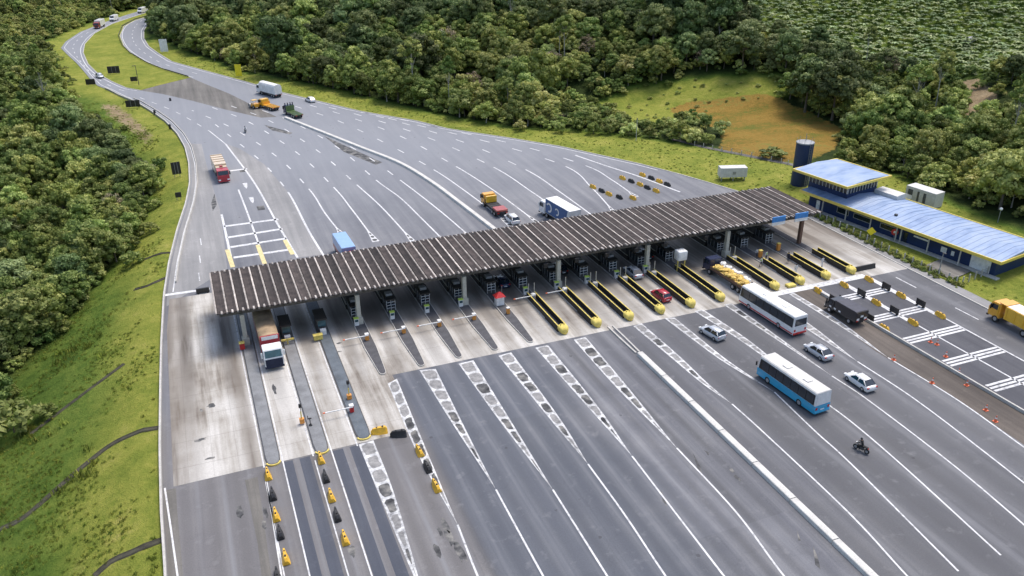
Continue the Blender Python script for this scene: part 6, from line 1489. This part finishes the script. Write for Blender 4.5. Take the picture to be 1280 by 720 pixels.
# wood behind the far bend
Pn = scatter(-110, 120, 585, 760, 6.5, 8); x, y = Pn.T; z = zt(x, y); u, v, ok = inview(x, y, z+5, 60)
k = ok & ~((x > XL(y)-5) & (x < XR(y)+5)) & (x < XR(y)+5); trees += [(a, b, c, 'B') for a, b, c in zip(x[k], y[k], z[k])]
def kind_at(a, b, side, r):
    n = math.sin(a*.031+1.3)*math.sin(b*.027+.4)+.5*math.sin(a*.083+b*.061)+r.normal(0,.45)
    if side == 'L' and b > 370: kd = 'broadleaf_tree' if n > .1 else 'light_tree'
    elif side == 'L': kd = 'dark_tree' if n > .65 else ('light_tree' if n < -.5 else 'broadleaf_tree')
    else: kd = 'dark_tree' if n > .25 else ('light_tree' if n < -.62 else 'broadleaf_tree')
    q = r.random()
    if q < .035: kd = 'tall_tree'
    elif q > .993: kd = 'bare_tree'
    return kd
r = np.random.default_rng(3); rows = []
for a, b, c, side in trees:
    if side == 'R' and math.sin(a*.045+.6)*math.sin(b*.052+2.1) > .72 and r.random() < .75: continue
    kd = kind_at(a, b, side, r); s = math.exp(r.normal(-.17, .24))*(1.0 if side != 'R' else 1.02)
    if side == 'R' and kd == 'dark_tree' and r.random() < .2: s *= 1.35
    if side == 'L': s *= .86 if b < 370 else .62
    if inpoly(LOWZ, np.array([a]), np.array([b]))[0]: s *= .36; kd = 'broadleaf_tree' if kd in ('dark_tree','tall_tree') else kd
    u0, v0, w0 = pixel((a, b, c))
    if side == 'R' and u0 > 930 and v0 < 122: s *= .62
    uu, vv, w = pixel((a, b, c+6*s)); dist = w
    vis = -20 < uu < 1300 and -15 < vv < 740
    rows.append((dist/s if vis else 9e9, a, b, c, kd, s, side, uu, vv))
rows.sort(key=lambda q_: q_[0])
LAB = {'broadleaf_tree':'mid green broadleaf tree', 'dark_tree':'large dark green round crowned tree', 'light_tree':'small yellowish green tree', 'tall_tree':'tall slender tree with pale bare trunk', 'bare_tree':'brownish thin leaved tree'}
WHERE = {'L':'in the dense wood left of the road', 'R':'in the wood on the right hand hillside', 'B':'behind the far bend of the road'}
GRP = {'L':'trees of the left wood', 'R':'trees of the right wood', 'B':'trees behind the far bend'}
special = [('bare_tree',(690,97),1.0,'pinkish brown thin tree standing out in the middle of the hillside'),('bare_tree',(668,92),.8,'small brown thin tree left of the pinkish brown tree'),('bare_tree',(735,75),.9,'greyish brown thin tree on the hillside above the pinkish tree'),('bare_tree',(560,72),1.2,'brown half bare tree above the right road edge, near the picture top'),
    ('tall_tree',(482,40),1.25,'very tall pale trunked tree rising over the wood at the top'),('tall_tree',(398,98),1.0,'tall pale trunked tree at the wood edge above the white car'),('dark_tree',(208,46),1.25,'dark dense tree at the inside of the far bend'),('dark_tree',(222,50),1.1,'dark tree right of the dense tree at the far bend'),
    ('dark_tree',(1040,150),1.6,'great dark tree with pale trunk at the right end of the reed bed'),('dark_tree',(1006,140),1.45,'large dark tree at the far right corner of the reed bed'),('light_tree',(850,176),.8,'pale green low tree at the end of the bushes by the lawn'),('light_tree',(1010,100),1.2,'light green tree at the back of the reed bed')]
NT = 300-len(special)
head, rest = rows[:NT], rows[NT:]
for kd, p, s, lab in special:
    g = ground(*p); tree(kd, (g[0], g[1], g[2]-.2), s, lab)
for dd, a, b, c, kd, s, side, uu, vv in head:
    tree(kd, (a, b, c-.25), s, f'{LAB[kd]} {WHERE[side]}', 'tree', f'{LAB[kd].replace("tree","trees")}, {GRP[side]}', s*random.uniform(.85,1.2))

# instanced stuff: one object each
def stuff(name, label, pts, meshes, mats=None):
    """points with scale and spin; geometry nodes pick one of the source meshes for each point"""
    col = bpy.data.collections.new(name+'_sources')
    for i, parts in enumerate(meshes):
        if len(parts) == 1: o = bpy.data.objects.new(f'{name}_{i}', parts[0])
        else:
            bm = bmesh.new(); me = bpy.data.meshes.new(name)
            lay = None; mats_ = []
            for pmesh in parts:
                nf = len(bm.faces); bm.from_mesh(pmesh); bm.faces.ensure_lookup_table()
                for f in bm.faces[nf:]: f.material_index = len(mats_)
                mats_.append(pmesh.materials[0])
            bm.to_mesh(me); bm.free()
            for m_ in mats_: me.materials.append(m_)
            o = bpy.data.objects.new(f'{name}_{i}', me)
        col.objects.link(o)
    me = bpy.data.meshes.new(name); P = np.array([p[:3] for p in pts], np.float32); me.vertices.add(len(P)); me.vertices.foreach_set('co', P.ravel())
    for nm, i in (('s', 3), ('sz', 4), ('rot', 5), ('pick', 6)):
        a = me.attributes.new(nm, 'FLOAT', 'POINT'); a.data.foreach_set('value', np.array([p[i] for p in pts], np.float32))
    o = bpy.data.objects.new(name, me); C.objects.link(o); tag(o, label, None, None, 'stuff')
    ng = bpy.data.node_groups.new(name, 'GeometryNodeTree'); ng.interface.new_socket('Geometry', in_out='INPUT', socket_type='NodeSocketGeometry'); ng.interface.new_socket('Geometry', in_out='OUTPUT', socket_type='NodeSocketGeometry')
    gi = ng.nodes.new('NodeGroupInput'); go = ng.nodes.new('NodeGroupOutput'); ci = ng.nodes.new('GeometryNodeCollectionInfo'); ci.inputs[0].default_value = col; ci.inputs['Separate Children'].default_value = True; ci.inputs['Reset Children'].default_value = True
    ip = ng.nodes.new('GeometryNodeInstanceOnPoints'); ip.inputs['Pick Instance'].default_value = True
    def attr(n_, ty='FLOAT'):
        a = ng.nodes.new('GeometryNodeInputNamedAttribute'); a.data_type = ty; a.inputs[0].default_value = n_; return [s_ for s_ in a.outputs if s_.enabled and s_.name == 'Attribute'][0]
    cx = ng.nodes.new('ShaderNodeCombineXYZ'); cz_ = ng.nodes.new('ShaderNodeCombineXYZ'); L_ = ng.links
    s_ = attr('s'); L_.new(s_, cx.inputs[0]); L_.new(s_, cx.inputs[1]); L_.new(attr('sz'), cx.inputs[2]); L_.new(attr('rot'), cz_.inputs[2])
    fi = ng.nodes.new('FunctionNodeFloatToInt'); L_.new(attr('pick'), fi.inputs[0])
    L_.new(gi.outputs[0], ip.inputs['Points']); L_.new(ci.outputs[0], ip.inputs['Instance']); L_.new(cx.outputs[0], ip.inputs['Scale']); L_.new(cz_.outputs[0], ip.inputs['Rotation']); L_.new(fi.outputs[0], ip.inputs['Instance Index']); L_.new(ip.outputs[0], go.inputs[0])
    md = o.modifiers.new('scatter', 'NODES'); md.node_group = ng; return o
KN = ['broadleaf_tree','dark_tree','light_tree','tall_tree','bare_tree']
src = []; first = {}
for kd in KN:
    first[kd] = (len(src), len(KIND[kd])); src += [list(m_) for m_ in KIND[kd]]
pts = []
for dd, a, b, c, kd, s, side, uu, vv in rest:
    i0, n_ = first[kd]; pts.append((a, b, c-.25, s, s*random.uniform(.85,1.2), random.uniform(0,6.28), i0+random.randrange(n_)))
stuff('far_wood', 'mass of green trees covering the far hillside', pts, src)
# understorey along the wood edges and between the trunks
pts = []; r = np.random.default_rng(21)
for a, b, c, side in trees:
    for k in range(2):
        xx, yy = a+r.normal(0,2.6), b+r.normal(0,2.6)
        if (xx < XL(yy)-4 or xx > XR(yy)+6) and not inpoly(VERGE_R, np.array([xx]), np.array([yy]))[0] and not inpoly(WET, np.array([xx]), np.array([yy]))[0]:
            s = r.uniform(.7,1.7); pts.append((xx, yy, float(zt(xx, yy))-.1, s, s*r.uniform(.7,1.2), r.uniform(0,6.28), r.integers(0,5)))
su = [list(m_) for kd in ('shrub','pale_shrub') for m_ in KIND[kd]]
stuff('undergrowth', 'low green undergrowth between the trees', pts, su)
# green marsh scrub behind the reeds, banana plantation on the slope
pts = []; Pn = scatter(90, 300, 150, 380, 6.5, 31); x, y = Pn.T; z = zt(x, y); k = inpoly(WETG, x, y)
for a, b, c in zip(x[k], y[k], z[k]): s = r.uniform(.25,.6); pts.append((a, b, c, s, s*.6, r.uniform(0,6.28), r.integers(3,5)))
stuff('marsh_scrub', 'low pale green scrub behind the reed bed', pts, su)
def banana(seed):
    q = np.random.default_rng(seed); co = []; tone = []
    for i in range(11):
        a = 2*math.pi*i/11+q.uniform(-.3,.3); up = q.uniform(.7,1.25); Lf = q.uniform(1.7,2.6); prev = None
        for t in np.linspace(0, 1, 6):
            rr = Lf*t*math.cos(.3); zz = 1.6+up*1.6*t-1.6*t*t; w = .42*math.sin(math.pi*min(1,.12+t*.88)); cx_, cy_ = rr*math.cos(a), rr*math.sin(a)
            l = (cx_-w*math.sin(a), cy_+w*math.cos(a), zz-.12*w); r_ = (cx_+w*math.sin(a), cy_-w*math.cos(a), zz-.12*w)
            if prev: co += [prev[0], prev[1], r_, l]
            prev = (l, r_)
        tone += [float(np.clip(q.normal(.5,.2),.05,.95))]*(len(co)-len(tone))
    me = bpy.data.meshes.new('banana'); np_mesh(me, np.array(co), np.arange(len(co)).reshape(-1,4)); at_ = me.attributes.new('tone','FLOAT','POINT'); at_.data.foreach_set('value', np.array(tone, np.float32)); me.materials.append(M['leaf_banana']); return me
bn = [[banana(k)] for k in range(4)]
pts = []; Pn = scatter(150, 900, 100, 900, 2.5, 41); x, y = Pn.T; z = zt(x, y); k = (inpoly(PLANT, x, y) | inpoly(PLANT2, x, y)); u, v, ok = inview(x, y, z, 50); k &= ok
for a, b, c in zip(x[k], y[k], z[k]): s = r.uniform(.5,1.0); pts.append((a, b, c, s, s*1.1, r.uniform(0,6.28), r.integers(0,4)))
stuff('banana_plantation', 'pale green banana plantation on the slope', pts, bn)
# grass tufts on the banks, the lawn edge and the reed bed
def tuft(seed, n=26, h=.5, w=.5):
    q = np.random.default_rng(seed); a = q.uniform(0, 6.28, n); rr = q.uniform(0, w, n); x, y = rr*np.cos(a), rr*np.sin(a); hh = h*q.uniform(.5,1.2,n); d = q.uniform(0,6.28,n); wd = .06
    V = np.stack([np.c_[x-wd*np.sin(d), y+wd*np.cos(d), 0*x-.05], np.c_[x+wd*np.sin(d), y-wd*np.cos(d), 0*x-.05], np.c_[x+.35*hh*np.cos(d)+.02, y+.35*hh*np.sin(d), hh], np.c_[x+.3*hh*np.cos(d)-.02, y+.3*hh*np.sin(d), hh]], 1).reshape(-1,3)
    me = bpy.data.meshes.new('tuft'); np_mesh(me, V, np.arange(n*4).reshape(-1,4)); at_ = me.attributes.new('tone','FLOAT','POINT'); at_.data.foreach_set('value', np.repeat(q.normal(.5,.18,n),4).astype(np.float32)); me.materials.append(M['leaf_tuft']); return me
tf = [[tuft(k)] for k in range(4)]
pts = []; Pn = scatter(-60, -10, 60, 330, .7, 51); x, y = Pn.T; z = zt(x, y); u, v, ok = inview(x, y, z, 30)
n1 = np.sin(x*.21+y*.13)+np.sin(x*.5-y*.37)+r.normal(0,.9,len(x)); d = XL(y)-x
k = ok & (d > .8) & (n1+np.clip(d*.09,0,1.8) > 1.7)
for a, b, c in zip(x[k], y[k], z[k]): s = r.uniform(.3,.85); pts.append((a, b, c, s, s*r.uniform(.4,.9), r.uniform(0,6.28), r.integers(0,4)))
for q_ in range(260):
    yy = r.uniform(64, 150); dd = r.uniform(9, 34); xx = float(XL(yy))-dd; s = r.uniform(.9,1.9)
    if math.sin(xx*.35+yy*.2)+math.sin(yy*.31) > .3: pts.append((xx, yy, float(zt(xx,yy)), s*1.3, s*.9, r.uniform(0,6.28), r.integers(0,4)))
stuff('long_grass', 'uneven long grass on the left bank', pts, tf)
pts = []; Pn = scatter(0, 175, 60, 420, 1.5, 52); x, y = Pn.T; z = zt(x, y); k = inpoly(VERGE_R, x, y) & (x > XR(y)+1.5) & (r.random(len(x)) < .45); bx = (x-BO[0])*.986+(y-BO[1])*.167; k &= ~((bx > 0) & (bx < 17) & (y < 150) & (y > 98))
for a, b, c in zip(x[k], y[k], z[k]): s = r.uniform(.4,.9); pts.append((a, b, c, s, s*.6, r.uniform(0,6.28), r.integers(0,4)))
stuff('verge_grass', 'short uneven grass on the right verge', pts, tf)
pts = []
for k in range(230):
    yy = r.uniform(101, 143); xx = 129.6+r.uniform(0, 2.6); s = r.uniform(.12,.34); pts.append((xx, yy, -.1, s, s*r.uniform(.8,1.7), r.uniform(0,6.28), r.integers(0,5)))
stuff('fence_weeds', 'tall weeds growing along the fence before the office building', pts, su)
# shrubs one can tell apart: right verge bushes and the left bank
shg = 'bushes along the wood edge on the right verge'
Q = [ground(*p) for p in ((650,163),(676,160),(700,166),(722,163),(742,168),(762,166),(786,170),(812,172),(835,174),(860,178),(884,180),(690,152),(730,156),(770,158),(810,162),(840,166))]
for k, g in enumerate(Q): tree('shrub' if k % 3 else 'pale_shrub', (g[0], g[1], g[2]-.1), random.uniform(1.2,2.0), 'rounded green bush along the wood edge behind the right verge', 'bush', shg, name='bush')
g = ground(966,196); tree('shrub', (g[0], g[1], g[2]-.1), 2.6, 'low wide grey green bush in the reed bed beside the water tank', 'bush', None, 1.1, name='bush')
for p, lab in (((180,262),'pale young tree with thin white trunk at the left wood edge'),):
    g = ground(*p); tree('tall_tree', (g[0], g[1], g[2]-.1), .42, lab, 'tree', None, .42)
for p, s, lab in (((18,540),2.2,'dark low bush at the left picture edge on the grass bank'),((60,520),.9,'small dark bush near the left edge of the grass bank')):
    g = ground(*p); tree('shrub', (g[0], g[1], g[2]-.1), s*1.3, lab, 'bush', None, s, name='bush')

# ------------------------------------------------------------------ daylight: overcast, soft sun
w = bpy.data.worlds.new('World'); sc.world = w; w.use_nodes = True
nt = w.node_tree; bg = nt.nodes['Background']; sky = nt.nodes.new('ShaderNodeTexSky'); sky.sky_type = 'NISHITA'; sky.sun_disc = False
EL, AZ = R(66), R(62)          # azimuth from +Y towards +X
sky.sun_elevation = EL; sky.sun_rotation = AZ; sky.dust_density = 3.0; sky.ozone_density = .6; sky.air_density = 1.0
nt.links.new(sky.outputs[0], bg.inputs[0]); bg.inputs[1].default_value = .14
sun = bpy.data.lights.new('sun', 'SUN'); sun.energy = 1.5; sun.angle = R(20); sun.color = (1.0,.955,.89)
so = bpy.data.objects.new('sun', sun); C.objects.link(so)
dv = Vector((math.sin(AZ)*math.cos(EL), math.cos(AZ)*math.cos(EL), math.sin(EL))); so.rotation_euler = dv.to_track_quat('Z', 'Y').to_euler(); so.location = (60,200,200)
sc.view_settings.view_transform = 'Standard'; sc.view_settings.look = 'None'; sc.view_settings.exposure = .70; sc.view_settings.gamma = 1
sc.view_settings.use_curve_mapping = False
sc.cycles.max_bounces = 6; sc.cycles.diffuse_bounces = 3; sc.cycles.transparent_max_bounces = 4
